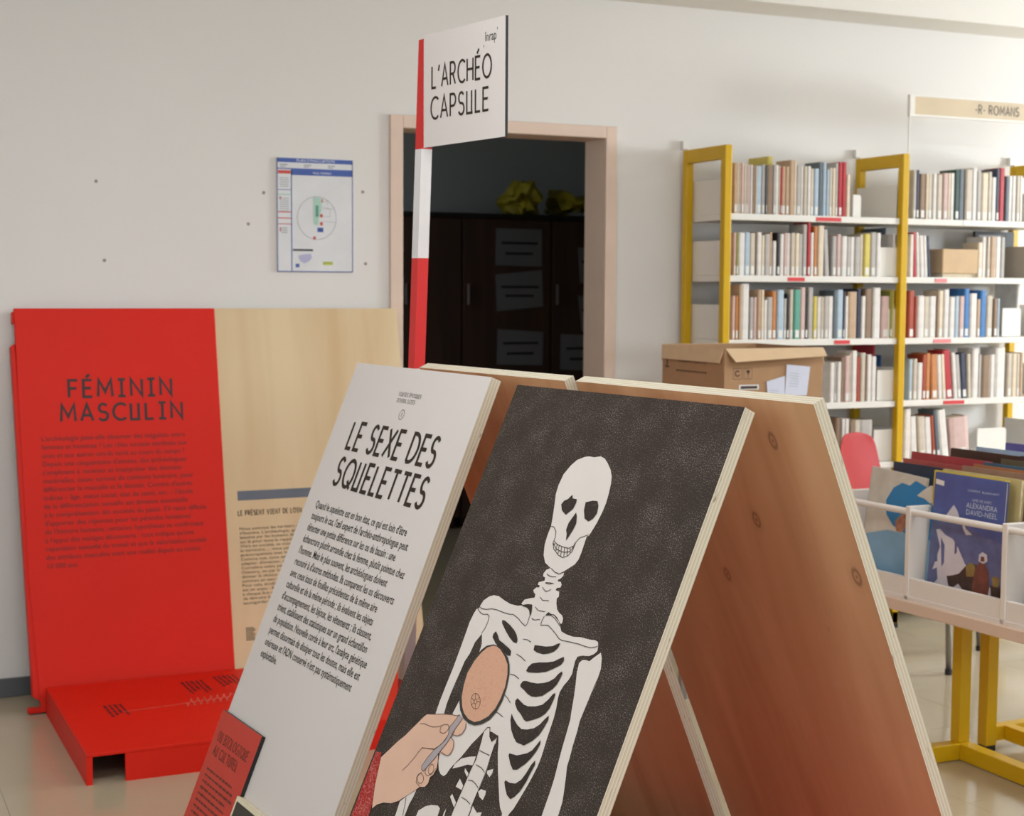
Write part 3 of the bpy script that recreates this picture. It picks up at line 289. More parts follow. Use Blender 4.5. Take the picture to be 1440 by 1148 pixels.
BOOKS = {(1, 1): [[3.2786, 3.2943, 1.8844, 't', 0, 0], [3.2943, 3.3021, 1.8837, 'c', 0, 0], [3.3021, 3.31, 1.884, 'q', 0, 0], [3.31, 3.3242, 1.8856, 'p', 0, 0], [3.3243, 3.3322, 1.8795, 'c', 0, 0], [3.3322, 3.3417, 1.8785, 'g', 0, 0], [3.3417, 3.3528, 1.8789, 'p', 0, 0], [3.3528, 3.3623, 1.8793, 'w', 0, 0], [3.3624, 3.3783, 1.8757, 'b', 0, 0], [3.3783, 3.3846, 1.8763, 'c', 0, 0], [3.3846, 3.407, 1.8765, 'l', 0, 0], [3.4068, 3.4244, 1.8827, 'g', 0, 0], [3.4245, 3.4293, 1.8807, 's', 0, 0], [3.4293, 3.4582, 1.8809, 'b', 0, 0], [3.4582, 3.4694, 1.882, 'g', 0, 0], [3.4694, 3.4855, 1.8837, 'w', 0, 0], [3.4856, 3.4927, 1.8803, 'c', 0, 0], [3.4928, 3.5003, 1.8752, 'r', 0, 0], [3.5002, 3.518, 1.8782, 't', 0, 0], [3.518, 3.5359, 1.8789, 't', 0, 0], [3.5353, 3.558, 1.905, 't', 0, 0], [3.5581, 3.5695, 1.9032, 'c', 0, 0], [3.57, 3.5896, 1.8835, 'g', 0, 0], [3.5897, 3.6028, 1.8829, 'w', 0, 0], [3.6028, 3.6192, 1.8834, 'q', 0, 0], [3.6192, 3.6357, 1.884, 'w', 0, 0], [3.6359, 3.6524, 1.8752, 'q', 0, 0], [3.6524, 3.6755, 1.8758, 'l', 0, 0], [3.6749, 3.6948, 1.9024, 's', 0, 0], [3.5098, 3.5359, 1.9267, 'y', 0.07, 0], [3.6936, 3.7114, 1.9018, 'l', 0, 0], [3.7122, 3.7255, 1.8745, 'l', 0, 0], [3.7253, 3.7406, 1.8812, 'q', 0, 0], [3.7406, 3.7559, 1.8818, 'c', 0, 0], [3.7554, 3.7699, 1.9026, 'g', 0, 0], [3.7706, 3.7898, 1.9063, 'r', 0, 0], [3.7898, 3.809, 1.907, 'r', 0, 0], [3.8123, 3.8297, 1.8594, 'c', 0, 0]], (1, 2): [[4.141, 4.1592, 1.8887, 'g', 0, 0], [4.1592, 4.1753, 1.8893, 'n', 0, 0], [4.1779, 4.2063, 1.874, 'b', 0, 0], [4.2071, 4.2205, 1.875, 'c', 0, 0], [4.2205, 4.243, 1.8755, 'q', 0, 0], [4.243, 4.2634, 1.8763, 'w', 0, 0], [4.2697, 4.2964, 1.874, 'q', 0, 0], [4.2982, 4.3229, 1.8815, 'p', 0, 0], [4.325, 4.3374, 1.8825, 'c', 0, 0], [4.3382, 4.3581, 1.883, 'w', 0, 0], [4.3576, 4.3825, 1.8982, 'd', 0, 0], [4.3824, 4.4095, 1.9008, 's', 0, 0], [4.4137, 4.4493, 1.9003, 'q', 0, 0], [4.449, 4.4742, 1.9081, 'w', 0, 0], [4.4768, 4.5, 1.8961, 'g', 0, 0], [4.5003, 4.5342, 1.8888, 'c', 0, 0], [4.5361, 4.5552, 1.895, 'q', 0, 0], [4.5561, 4.5796, 1.8727, 'w', 0, 0], [4.5782, 4.5974, 1.9096, 'n', 0, 0], [4.5972, 4.6251, 1.9136, 'r', 0, 0], [4.6287, 4.648, 1.8785, 's', 0, 0], [4.6479, 4.6673, 1.8825, 'w', 0, 0], [4.6681, 4.6889, 1.8832, 'w', 0, 0], [4.6897, 4.7084, 1.8839, 'q', 0, 0], [4.7092, 4.7235, 1.8846, 'w', 0, 0]], (2, 1): [[3.2808, 3.2918, 1.6165, 'p', 0, 0], [3.2927, 3.3028, 1.6167, 'v', 0, 0], [3.3035, 3.3313, 1.617, 'w', 0, 0], [3.3319, 3.3551, 1.6189, 'l', 0, 0], [3.3561, 3.3806, 1.6167, 'q', 0, 0], [3.3812, 3.3885, 1.6225, 'b', 0, 0], [3.3892, 3.4094, 1.62, 'w', 0, 0], [3.4103, 3.4241, 1.6084, 'c', 0, 0], [3.4246, 3.4481, 1.614, 'g', 0, 0], [3.4486, 3.4625, 1.6198, 't', 0, 0], [3.4638, 3.48, 1.5878, 'w', 0, 0], [3.4799, 3.4948, 1.6205, 'k', 0, 0], [3.4956, 3.5144, 1.6154, 'w', 0, 0], [3.515, 3.529, 1.6198, 'p', 0, 0], [3.5297, 3.547, 1.6187, 'w', 0, 0], [3.5476, 3.5665, 1.6205, 'q', 0, 0], [3.5672, 3.5863, 1.6195, 'c', 0, 0], [3.587, 3.606, 1.6172, 'g', 0, 0], [3.6058, 3.6249, 1.6556, 'g', 0, 0], [3.6263, 3.6412, 1.6642, 'r', 0, 0], [3.6429, 3.6588, 1.6237, 'w', 0, 0], [3.6588, 3.6764, 1.6486, 'o', 0, 0], [3.6773, 3.7046, 1.6517, 'c', 0, 0], [3.6992, 3.7126, 1.642, 'n', 0.0, -2.0], [3.7135, 3.7364, 1.6361, 'g', 0.0, -4.0], [3.7478, 3.769, 1.6117, 'g', 0, 0], [3.7695, 3.7899, 1.6199, 'p', 0, 0], [3.7909, 3.8172, 1.6125, 'w', 0, 0], [3.8181, 3.8347, 1.6099, 'g', 0, 0], [3.8355, 3.8561, 1.6102, 'w', 0, 0], [3.8569, 3.8834, 1.6106, 'g', 0, 0], [3.8839, 3.9007, 1.6206, 'q', 0, 0], [3.9026, 3.934, 1.6241, 'y', 0, 0], [3.9346, 3.9614, 1.6311, 'g', 0, 0], [3.9635, 3.9852, 1.6285, 'w', 0, 0], [4.0808, 4.1133, 1.6507, 's', 0.12, 0], [4.0994, 4.1217, 1.6553, 'l', 0.1, 0], [4.049, 4.073, 1.6254, 'w', 0, 0]], (2, 2): [[4.1354, 4.1556, 1.6271, 'w', 0, 0], [4.1561, 4.1715, 1.6355, 'r', 0.0, -3.0], [4.1723, 4.1898, 1.6358, 'w', 0.0, -3.0], [4.1911, 4.2127, 1.6217, 'w', 0.0, -4.0], [4.2135, 4.2311, 1.6221, 'w', 0.0, -4.0], [4.2319, 4.2475, 1.6225, 'n', 0.0, -5.0], [4.4901, 4.5155, 1.5994, 'c', 0, 0], [4.5155, 4.538, 1.6229, 'w', 0, 0], [4.5389, 4.555, 1.6234, 'q', 0, 0], [4.5572, 4.5871, 1.6237, 't', 0, 0], [4.588, 4.615, 1.6243, 'w', 0, 0], [4.6172, 4.6387, 1.6248, 'g', 0, 0]], (3, 1): [[3.2809, 3.2951, 1.3724, 'p', 0, 0], [3.2957, 3.3094, 1.3725, 'o', 0, 0], [3.3091, 3.3228, 1.4153, 't', 0, 0], [3.3233, 3.3571, 1.4194, 'w', 0, 0], [3.3636, 3.3796, 1.3673, 'g', 0, 0], [3.3802, 3.3966, 1.3673, 'p', 0, 0], [3.3966, 3.4127, 1.3957, 't', 0, 0], [3.4133, 3.4271, 1.3971, 'c', 0, 0], [3.4286, 3.4425, 1.3566, 'w', 0, 0], [3.4429, 3.4665, 1.3675, 'g', 0, 0], [3.4666, 3.4871, 1.3919, 'o', 0, 0], [3.4886, 3.5202, 1.3961, 'l', 0, 0], [3.5217, 3.5351, 1.3622, 'g', 0, 0], [3.5353, 3.5477, 1.3813, 'k', 0, 0], [3.548, 3.5653, 1.3977, 'q', 0, 0], [3.567, 3.5966, 1.3978, 'e', 0, 0], [3.5981, 3.6212, 1.4061, 'p', 0, 0], [3.623, 3.6363, 1.398, 'k', 0, 0], [3.6367, 3.6593, 1.4063, 'g', 0, 0], [3.6619, 3.6802, 1.3708, 'y', 0, 0], [3.681, 3.6953, 1.3681, 'w', 0, 0], [3.696, 3.7121, 1.3681, 'q', 0, 0], [3.6814, 3.6967, 1.3724, 'w', 0, 0], [3.6974, 3.7158, 1.3724, 'q', 0, 0], [3.7166, 3.7331, 1.3725, 'g', 0, 0], [3.7338, 3.7581, 1.3725, 'w', 0, 0], [3.7575, 3.7748, 1.3947, 's', 0, 0], [3.7755, 3.8057, 1.3979, 'l', 0, 0], [3.8066, 3.8156, 1.3918, 'n', 0, 0], [3.8169, 3.8316, 1.3728, 'w', 0, 0], [3.8331, 3.876, 1.3903, 't', 0, 0], [3.8765, 3.8953, 1.4016, 'n', 0, 0], [3.8969, 3.9158, 1.373, 'w', 0, 0], [3.9169, 3.9524, 1.4018, 'b', 0, 0], [3.9531, 3.9899, 1.4067, 'w', 0, 0], [3.9989, 4.0368, 1.3733, 'p', 0, 0], [4.037, 4.0522, 1.3927, 'v', 0, 0], [4.0528, 4.0721, 1.3992, 'y', 0, 0]], (3, 2): [[4.1367, 4.1672, 1.3963, 'm', 0, 0], [4.1688, 4.1782, 1.3705, 'm', 0, 0], [4.1801, 4.2148, 1.3754, 'w', 0, 0], [4.2157, 4.2436, 1.3723, 'q', 0, 0], [4.2444, 4.2807, 1.374, 'w', 0, 0], [4.2815, 4.291, 1.3741, 'b', 0, 0], [4.291, 4.3171, 1.397, 'c', 0, 0], [4.3178, 4.3452, 1.402, 'w', 0, 0], [4.348, 4.3764, 1.371, 'w', 0, 0], [4.3771, 4.398, 1.3743, 'l', 0, 0], [4.3989, 4.4245, 1.3744, 'p', 0, 0], [4.4242, 4.4528, 1.4058, 'u', 0, 0], [4.4557, 4.493, 1.3861, 'w', 0, 0], [4.4947, 4.5139, 1.3614, 't', 0, 0], [4.5133, 4.5465, 1.3996, 'u', 0, 0], [4.5483, 4.583, 1.3765, 'q', 0, 0], [4.5843, 4.6058, 1.3649, 'b', 0, 0], [4.6067, 4.6187, 1.365, 'l', 0, 0], [4.8178, 4.8356, 1.4263, 'w', 0.1, 0]], (4, 1): [[3.7492, 3.7712, 1.1062, 'w', 0, 0], [3.7718, 3.783, 1.1087, 'g', 0, 0], [3.7837, 3.8034, 1.1085, 'w', 0, 0], [3.8037, 3.82, 1.1249, 'b', 0, 0], [3.8205, 3.8437, 1.1317, 'p', 0, 0], [3.8441, 3.8537, 1.1411, 'q', 0, 0], [3.8541, 3.8791, 1.1522, 'w', 0, 0], [3.8809, 3.8988, 1.1266, 'm', 0, 0], [3.899, 3.9225, 1.1432, 'q', 0, 0], [3.9234, 3.9314, 1.1345, 'b', 0, 0], [3.932, 3.9538, 1.1358, 'w', 0, 0], [3.9548, 3.9784, 1.127, 'w', 0, 0], [4.0498, 4.0657, 1.1686, 'r', 0.03, 0], [4.0899, 4.1113, 1.1259, 'u', 0.05, 0]], (4, 2): [[4.1459, 4.1642, 1.1136, 'l', 0, 0], [4.165, 4.1866, 1.115, 'q', 0, 0], [4.188, 4.2138, 1.0983, 'w', 0, 0], [4.2135, 4.2333, 1.1307, 'm', 0, 0], [4.2339, 4.2566, 1.137, 'o', 0, 0], [4.2642, 4.2994, 1.1317, 'o', 0.0, -3.0], [4.3003, 4.3223, 1.1296, 'w', 0.0, -4.0], [4.323, 4.3422, 1.1326, 'c', 0.0, -5.0], [4.3425, 4.3801, 1.1488, 'r', 0.0, -7.0], [4.3826, 4.4036, 1.1384, 'w', 0.0, -6.0], [4.4048, 4.4271, 1.1282, 'g', 0.0, -6.0], [4.4277, 4.4565, 1.1345, 'n', 0.0, -5.0], [4.4575, 4.4778, 1.1308, 'q', 0.0, -3.0], [4.4778, 4.511, 1.1539, 'w', 0, 0], [4.5128, 4.5291, 1.1284, 'g', 0, 0], [4.53, 4.5764, 1.1249, 'b', 0, 0], [4.5771, 4.6021, 1.1276, 'w', 0, 0], [4.6019, 4.6551, 1.1558, 'w', 0, 0], [4.6669, 4.6931, 1.1315, 'q', 0, 0], [4.694, 4.7194, 1.1311, 'c', 0, 0], [4.7202, 4.7369, 1.1308, 'q', 0, 0], [4.7377, 4.7544, 1.134, 't', 0, 0]], (5, 1): [[3.7824, 3.8097, 0.881, 'b', 0, 0], [3.8111, 3.8268, 0.8773, 'w', 0, 0], [3.8282, 3.8488, 0.8768, 'w', 0, 0], [3.851, 3.8716, 0.8705, 'b', 0, 0], [3.873, 3.9013, 0.8698, 'q', 0, 0], [3.9027, 3.9687, 0.8689, 'g', 0, 0]], (5, 2): [[4.1274, 4.1603, 0.9078, 'w', 0, 0], [4.1642, 4.1986, 0.8752, 'w', 0.0, -4.0], [4.2058, 4.2419, 0.8739, 'q', 0.0, -5.0], [4.2434, 4.2783, 0.8699, 'w', 0.0, -5.0], [4.2794, 4.2961, 0.8775, 'm', 0.0, -6.0], [4.299, 4.3209, 0.9001, 's', 0.0, -7.0], [4.3223, 4.3649, 0.8995, 'w', 0.0, -8.0], [4.3771, 4.4772, 0.863, 'p', 0.0, -6.0]]}
HOLES = [(1.505, 1.732), (1.877, 1.746), (0.92, 1.753), (0.944, 1.485), (1.887, 1.484), (1.448, 1.62)]
CAB_X = [3.06, 3.443, 4.012, 4.647]
PAPERS = [[(3.654, 1.741), (3.946, 1.739), (3.948, 1.523), (3.651, 1.528)], [(3.651, 1.475), (3.948, 1.503), (3.959, 1.29), (3.661, 1.262)], [(3.666, 1.158), (3.96, 1.14), (3.957, 0.943), (3.663, 0.952)], [(4.185, 1.639), (4.41, 1.634), (4.413, 1.422), (4.202, 1.429)], [(4.188, 1.354), (4.423, 1.346), (4.426, 1.132), (4.214, 1.142)], [(4.077, 1.126), (4.368, 1.116), (4.37, 0.902), (4.074, 0.916)]]
WLINE = [(0.8557, 4.7266), (0.922, 4.7327), (0.9892, 4.7389), (1.0533, 4.747), (1.0633, 4.7516), (1.063, 4.7182), (1.0585, 4.7132), (1.0652, 4.7363), (1.0828, 4.7698), (1.0897, 4.7935), (1.0851, 4.7883), (1.0846, 4.7543), (1.0842, 4.7208), (1.0796, 4.7158), (1.0864, 4.739), (1.1043, 4.7725), (1.1112, 4.7963), (1.1066, 4.7911), (1.106, 4.757), (1.1054, 4.7234), (1.1009, 4.7184), (1.1077, 4.7416), (1.1258, 4.7753), (1.1329, 4.7991), (1.1282, 4.7939), (1.1275, 4.7597), (1.1268, 4.726), (1.1222, 4.721), (1.1292, 4.7443), (1.1474, 4.778), (1.1547, 4.8019), (1.1499, 4.7967), (1.1491, 4.7624), (1.1482, 4.7287), (1.1436, 4.7236), (1.1507, 4.7469), (1.1692, 4.7808), (1.1765, 4.8048), (1.1718, 4.7995), (1.1708, 4.7652), (1.1698, 4.7313), (1.1651, 4.7262), (1.1723, 4.7496), (1.191, 4.7836), (1.1985, 4.8076), (1.1937, 4.8024), (1.1925, 4.7679), (1.1914, 4.7339), (1.1867, 4.7288), (1.1941, 4.7523), (1.213, 4.7864), (1.2206, 4.8105), (1.2157, 4.8052), (1.2356, 4.7747), (1.2601, 4.7792), (1.2847, 4.7838), (1.3094, 4.7883), (1.3343, 4.7929), (1.3593, 4.7975), (1.3844, 4.8021), (1.4098, 4.8067), (1.4352, 4.8114)]
CLUST = [(0.821, 4.821, 4, 0.142, -1.535), (1.105, 5.01, 5, 0.158, -1.547), (1.22, 5.042, 5, 0.143, -1.536)]
SIGN = ((1.33213, 3.39919), (1.38793, 3.06122), 0.3425)
BENDS = [(3.843, 3.882, 1, 0.089, 'narrow pale bookend near the second yellow post on the top shelf'), (3.98, 4.077, 2, 0.119, 'square pale bookend left of the second yellow post on the second shelf'), (4.006, 4.074, 3, 0.118, 'square pale bookend left of the second yellow post on the third shelf'), (3.984, 4.078, 4, 0.126, 'square pale bookend left of the second yellow post on the fourth shelf'), (4.634, 4.735, 3, 0.122, 'cream bookend at the right edge of the third shelf'), (3.974, 4.075, 5, 0.131, 'pale bookend left of the second yellow post on the fifth shelf'), (4.517, 4.673, 5, 0.119, 'wide pale bookend on the fifth shelf of the right bay')]
ALBUMS = [{'x': -0.275, 'w': 0.235, 'y': 0.06, 'h': 0.3495, 'lean': 5, 't': 0.012, 'c': ('snowy', (204, 198, 186)), 'pg': ('cream', (226, 210, 176)), 'lab': 'album with pale cover around a bright blue sky, in the left compartment', 'art': 'white', 'roll': 3}, {'x': -0.26, 'w': 0.24, 'y': 0.15, 'h': 0.3595, 'lean': 5, 't': 0.01, 'c': ('midnight blue', (36, 52, 74)), 'pg': ('cream', (226, 210, 176)), 'lab': 'midnight blue album behind the blue sky album'}, {'x': -0.29, 'w': 0.26, 'y': 0.215, 'h': 0.3635, 'lean': 5, 't': 0.01, 'c': ('brick pink', (176, 84, 78)), 'pg': ('grey', (170, 160, 150)), 'lab': 'brick pink album behind the midnight blue one'}, {'x': -0.345, 'w': 0.333, 'y': 0.3, 'h': 0.3755, 'lean': 5, 't': 0.01, 'c': ('mixed scarlet', (166, 62, 68)), 'pg': ('cream', (226, 210, 176)), 'lab': 'scarlet patterned album farther back in the left compartment'}, {'x': -0.345, 'w': 0.32, 'y': 0.325, 'h': 0.3675, 'lean': 5, 't': 0.008, 'c': ('moss', (120, 110, 84)), 'pg': ('white', (214, 210, 204)), 'lab': 'mossy green album just behind the scarlet one'}, {'x': -0.31, 'w': 0.3, 'y': 0.44, 'h': 0.3835, 'lean': 4, 't': 0.012, 'c': ('dark umber', (66, 46, 40)), 'pg': ('grey', (170, 160, 150)), 'lab': 'dark umber album near the back of the left compartment'}, {'x': -0.26, 'w': 0.25, 'y': 0.5, 'h': 0.3895, 'lean': 4, 't': 0.01, 'c': ('sky white', (166, 184, 206)), 'pg': ('white', (214, 210, 204)), 'lab': 'pale blue album near the back of the left compartment'}, {'x': -0.18, 'w': 0.17, 'y': 0.55, 'h': 0.4075, 'lean': 3, 't': 0.01, 'c': ('violet', (92, 88, 150)), 'pg': ('white', (214, 210, 204)), 'lab': 'violet album at the back of the left compartment'}, {'x': 0.03, 'w': 0.272, 'y': 0.05, 'h': 0.3635, 'lean': 4, 't': 0.01, 'c': ('mountain blue', (78, 92, 152)), 'pg': ('cream', (226, 210, 176)), 'lab': 'blue album with snowy mountain and travellers, in the middle compartment', 'art': 'blue'}, {'x': 0.0095, 'w': 0.275, 'y': 0.064, 'h': 0.3655, 'lean': 4, 't': 0.014, 'c': ('lemon', (214, 190, 70)), 'pg': ('cream', (226, 210, 176)), 'lab': 'lemon yellow album right behind the mountain album'}, {'x': 0.012, 'w': 0.3, 'y': 0.095, 'h': 0.3675, 'lean': 4, 't': 0.014, 'c': ('straw', (196, 180, 130)), 'pg': ('cream', (226, 210, 176)), 'lab': 'straw coloured album behind the lemon yellow one'}, {'x': 0.02, 'w': 0.31, 'y': 0.155, 'h': 0.3755, 'lean': 5, 't': 0.01, 'c': ('cocoa', (150, 118, 98)), 'pg': ('teal', (130, 150, 156)), 'lab': 'cocoa brown album in the middle of the middle compartment'}, {'x': 0.02, 'w': 0.31, 'y': 0.2, 'h': 0.3775, 'lean': 5, 't': 0.01, 'c': ('pumpkin', (168, 110, 66)), 'pg': ('white', (214, 210, 204)), 'lab': 'pumpkin brown album behind the cocoa brown one'}, {'x': 0.02, 'w': 0.31, 'y': 0.24, 'h': 0.3815, 'lean': 5, 't': 0.01, 'c': ('teal', (60, 96, 116)), 'pg': ('white', (214, 210, 204)), 'lab': 'teal album behind the pumpkin brown one'}, {'x': 0.02, 'w': 0.31, 'y': 0.31, 'h': 0.3875, 'lean': 5, 't': 0.01, 'c': ('olive brown', (92, 84, 60)), 'pg': ('white', (214, 210, 204)), 'lab': 'olive brown album behind the teal one'}, {'x': 0.02, 'w': 0.31, 'y': 0.39, 'h': 0.3925, 'lean': 5, 't': 0.01, 'c': ('charcoal', (58, 52, 50)), 'pg': ('grey', (170, 160, 150)), 'lab': 'charcoal album at the back of the middle compartment'}, {'x': 0.385, 'w': 0.3, 'y': 0.06, 'h': 0.3555, 'lean': 8, 't': 0.012, 'c': ('dark bark', (84, 70, 62)), 'pg': ('cream', (226, 210, 176)), 'lab': 'dark bark brown album in the right compartment, cut by the frame'}, {'x': 0.385, 'w': 0.31, 'y': 0.12, 'h': 0.3725, 'lean': 8, 't': 0.012, 'c': ('steel blue', (70, 104, 130)), 'pg': ('cream', (226, 210, 176)), 'lab': 'steel blue album behind the dark bark one'}]

# ------------------------------------------------------------------ materials
M_wall = mat('wall paint', (226, 222, 217), .85, var=.02, scale=1.2, bump=.05)
M_ceil = mat('ceiling paint', (232, 228, 220), .85, var=.01)
M_red = mat('red lacquer', (216, 34, 16), .5, var=.03, scale=3, spec=.22)
M_redd = mat('red painted pole', (200, 30, 28), .4, var=.02)
M_ink = mat('dark brown ink', (56, 46, 38), .7, var=.02, spec=.2)
M_inkr = mat('printed black on red', (52, 30, 32), .6, var=.02)
M_inkt = mat('printed brown-red text', (84, 26, 28), .6, var=.02)
M_edge = ply_edge()
M_paper = mat('matt white print', (215, 206, 200), .55, var=.015, scale=3)
M_art_white = mat('bone white print', (218, 208, 200), .6, var=.015)
M_art_black = crayon('black crayon print', (56, 46, 39), (160, 148, 140), .652)
M_art_black2 = crayon('black crayon infill print', (54, 45, 40), (124, 112, 104), .68)
M_wood_in = wood('larch veneer', (214, 174, 130), (190, 146, 104), (9, 1.1, 9), [(u+.011, v, r) for (u, v), r in zip(KN, (.022, .02, .018, .024, .006, .006))])
M_wood_fb = wood('larch veneer plain', (214, 170, 126), (192, 144, 102), (9, 1.1, 9), [(.1, .2, .016)])
M_birch = wood('birch veneer', (222, 198, 158), (206, 176, 132), (6, .7, 6))
M_yellow = mat('yellow painted steel', (208, 166, 14), .38, var=.02, spec=.35)
M_shelf = mat('white enamelled shelf', (228, 224, 216), .4, var=.01)
M_black = mat('black plastic', (28, 27, 27), .5)
M_frame = mat('door frame paint', (222, 198, 180), .6, var=.02)
M_chrome = mat('grey metal', (150, 146, 142), .3, metal=.8)
M_whitep = mat('white painted wood', (226, 218, 210), .45, var=.01)
M_laminate = mat('beige laminate', (214, 188, 168), .5, var=.02)
M_pages = mat('page block', (216, 202, 176), .9, var=.06, scale=60)
M_card = mat('cardboard', (168, 130, 94), .85, var=.04, scale=20)
M_card_in = mat('cardboard inside', (206, 176, 140), .85, var=.04, scale=20)

# ------------------------------------------------------------------ room shell
YW = 5.40
def struct(name, mb, mt, **k): return tag(mb.build(name, mt, **k), kind='structure')
DX0, DX1, DZ = 2.03, 2.878, 1.985
struct('wall_back', MB().box(-3, DX0-.02, YW, YW+.16, 0, 2.75).box(DX1+.02, 8, YW, YW+.16, 0, 2.75).box(DX0-.02, DX1+.02, YW, YW+.16, DZ+.02, 2.75), M_wall)
struct('ceiling', MB().box(-3, 8, -4, YW, 2.72, 2.8), M_ceil)
struct('trim_1', MB().box(-3, 8, YW-.235, YW, 2.52, 2.72), M_ceil)          # boxed beam along the top of the wall
struct('baseboard_back', MB().box(-3, DX0-.05, YW-.012, YW, 0, .065).box(DX1+.05, 8, YW-.012, YW, 0, .065), mat('grey skirting', (88, 90, 92), .5), bevel=.003)
def window_wall(name, axis, pos, a0, a1, b0, b1, side, sill=1.0):
    """wall with one long opening (b0..b1, z 1.0..2.5), frame bars and sill"""
    t = .12*side; mb = MB()
    def bx(m, p0, p1, q0, q1, z0, z1):
        return m.box(p0, p1, q0, q1, z0, z1) if axis == 'x' else m.box(q0, q1, p0, p1, z0, z1)
    for q0, q1, z0, z1 in ((a0, b0, 0, 2.72), (b1, a1, 0, 2.72), (b0, b1, 0, sill), (b0, b1, 2.5, 2.72)):
        bx(mb, min(pos, pos+t), max(pos, pos+t), q0, q1, z0, z1)
    struct(name, mb, M_wall)
    return bx
for i, (nm, ax, pos, a0, a1, b0, b1, sd) in enumerate((('wall_right', 'x', 8, -4, YW, 1.6, 5.2, 1), ('wall_front', 'y', -4, -3, 8, -.8, 6.0, -1), ('wall_left', 'x', -3, -4, YW, -1.3, 2.5, -1))):
    si = 1.4 if i == 0 else 1.0; bx = window_wall(nm, ax, pos, a0, a1, b0, b1, sd, si)
    fr = MB(); p0, p1 = (pos-.02*sd, pos+.02*sd) if sd > 0 else (pos-.02, pos+.02); p0, p1 = min(p0, p1), max(p0, p1)
    n = 4
    for k in range(n+1):
        q = b0+(b1-b0)*k/n; q = min(max(q, b0+.025), b1-.025); bx(fr, p0, p1, q-.025, q+.025, si, 2.5)
    bx(fr, p0, p1, b0, b1, si, si+.05); bx(fr, p0, p1, b0, b1, 2.45, 2.5)
    struct('window_%d' % (i+1), fr, M_whitep)

# floor: slab and square tiles with their own edges
FL = struct('floor', MB().box(-3, 8, -4, 9, -.06, -.008), mat('floor screed', (172, 158, 136), .5))
M_tile = mat('glossy beige tile', (182, 168, 142), .13, var=.025, scale=5, spec=.6)
tile = None
for i in range(-6, 4):
    for j in range(-5, 2):
        x = 3.462+.6*i; y = 4.42+.6*j
        y1 = min(y+.6, YW)
        if y >= YW: continue
        if tile is None or y1-y < .59:
            o = MB().box(.0005, .5995, .0005, y1-y-.0005, -.008, 0).build('tile', M_tile, FL, trans(x, y, 0))
            if y1-y > .59: tile = o
        else:
            o = tile.copy(); COL.objects.link(o); place(o, FL, trans(x, y, 0))
struct('floor_far_part', MB().box(-3, 8, -4, 1.42, -.008, -.0005).box(-3, -.138, 1.42, YW, -.008, -.0005).box(5.862, 8, 1.42, YW, -.008, -.0005).box(-.2, 6, YW, 9, -.008, -.0005), M_tile)

# small plugs left in the wall plaster
M_plug = mat('grey wall plug', (150, 140, 130), .8)
wall = bpy.data.objects['wall_back']
for x, z in HOLES:
    mb = MB(); mb.tube([(x, YW-.001, z), (x, YW+.004, z)], .006, 8); mb.build('wall_plug', M_plug, wall, Matrix.Identity(4))

# doorway: architrave and deep jamb
D = thing('door_1', (2.454, YW, 0), None, None, kind='structure')
I4 = Matrix.Identity(4)
MB().box(1.98, DX0, YW-.015, YW+.0, 0, 2.032).build('architrave', M_frame, D, I4, bevel=.003)
MB().box(DX1, 2.927, YW-.015, YW+.0, 0, 2.032).build('architrave', M_frame, D, I4, bevel=.003)
MB().box(DX0, DX1, YW-.015, YW+.0, DZ, 2.032).build('lintel', M_frame, D, I4, bevel=.003)
M_jamb = mat('door jamb paint', (212, 190, 170), .6, var=.02)
MB().box(DX0-.02, DX0, YW, YW+.165, 0, DZ).build('jamb', M_jamb, D, I4)
MB().box(DX1, DX1+.02, YW, YW+.165, 0, DZ).build('jamb', M_jamb, D, I4)
MB().box(DX0, DX1, YW, YW+.165, DZ, DZ+.02).build('head', M_jamb, D, I4)

# dark store room behind the doorway
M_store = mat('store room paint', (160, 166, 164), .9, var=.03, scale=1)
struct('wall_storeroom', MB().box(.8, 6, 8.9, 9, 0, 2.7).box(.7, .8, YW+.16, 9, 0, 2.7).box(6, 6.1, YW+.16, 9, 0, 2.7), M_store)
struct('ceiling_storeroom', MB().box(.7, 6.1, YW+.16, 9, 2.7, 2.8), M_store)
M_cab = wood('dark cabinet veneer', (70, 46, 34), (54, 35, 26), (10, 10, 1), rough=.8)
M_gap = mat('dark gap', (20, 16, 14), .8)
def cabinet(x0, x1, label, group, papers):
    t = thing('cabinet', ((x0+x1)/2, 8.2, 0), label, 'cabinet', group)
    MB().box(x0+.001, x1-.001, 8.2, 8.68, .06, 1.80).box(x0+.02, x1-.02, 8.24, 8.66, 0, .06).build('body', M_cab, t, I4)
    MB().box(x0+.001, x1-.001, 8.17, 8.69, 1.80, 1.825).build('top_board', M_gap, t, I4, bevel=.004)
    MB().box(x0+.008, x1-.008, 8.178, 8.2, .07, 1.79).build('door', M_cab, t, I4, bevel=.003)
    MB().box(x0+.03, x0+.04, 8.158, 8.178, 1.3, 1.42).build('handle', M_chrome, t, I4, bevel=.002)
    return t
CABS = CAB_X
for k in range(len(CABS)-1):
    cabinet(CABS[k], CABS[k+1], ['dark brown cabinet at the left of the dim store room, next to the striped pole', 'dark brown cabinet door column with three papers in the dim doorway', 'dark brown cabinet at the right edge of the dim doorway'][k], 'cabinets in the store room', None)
M_sheet = mat('paper sheet in the dark', (112, 113, 116), .8)
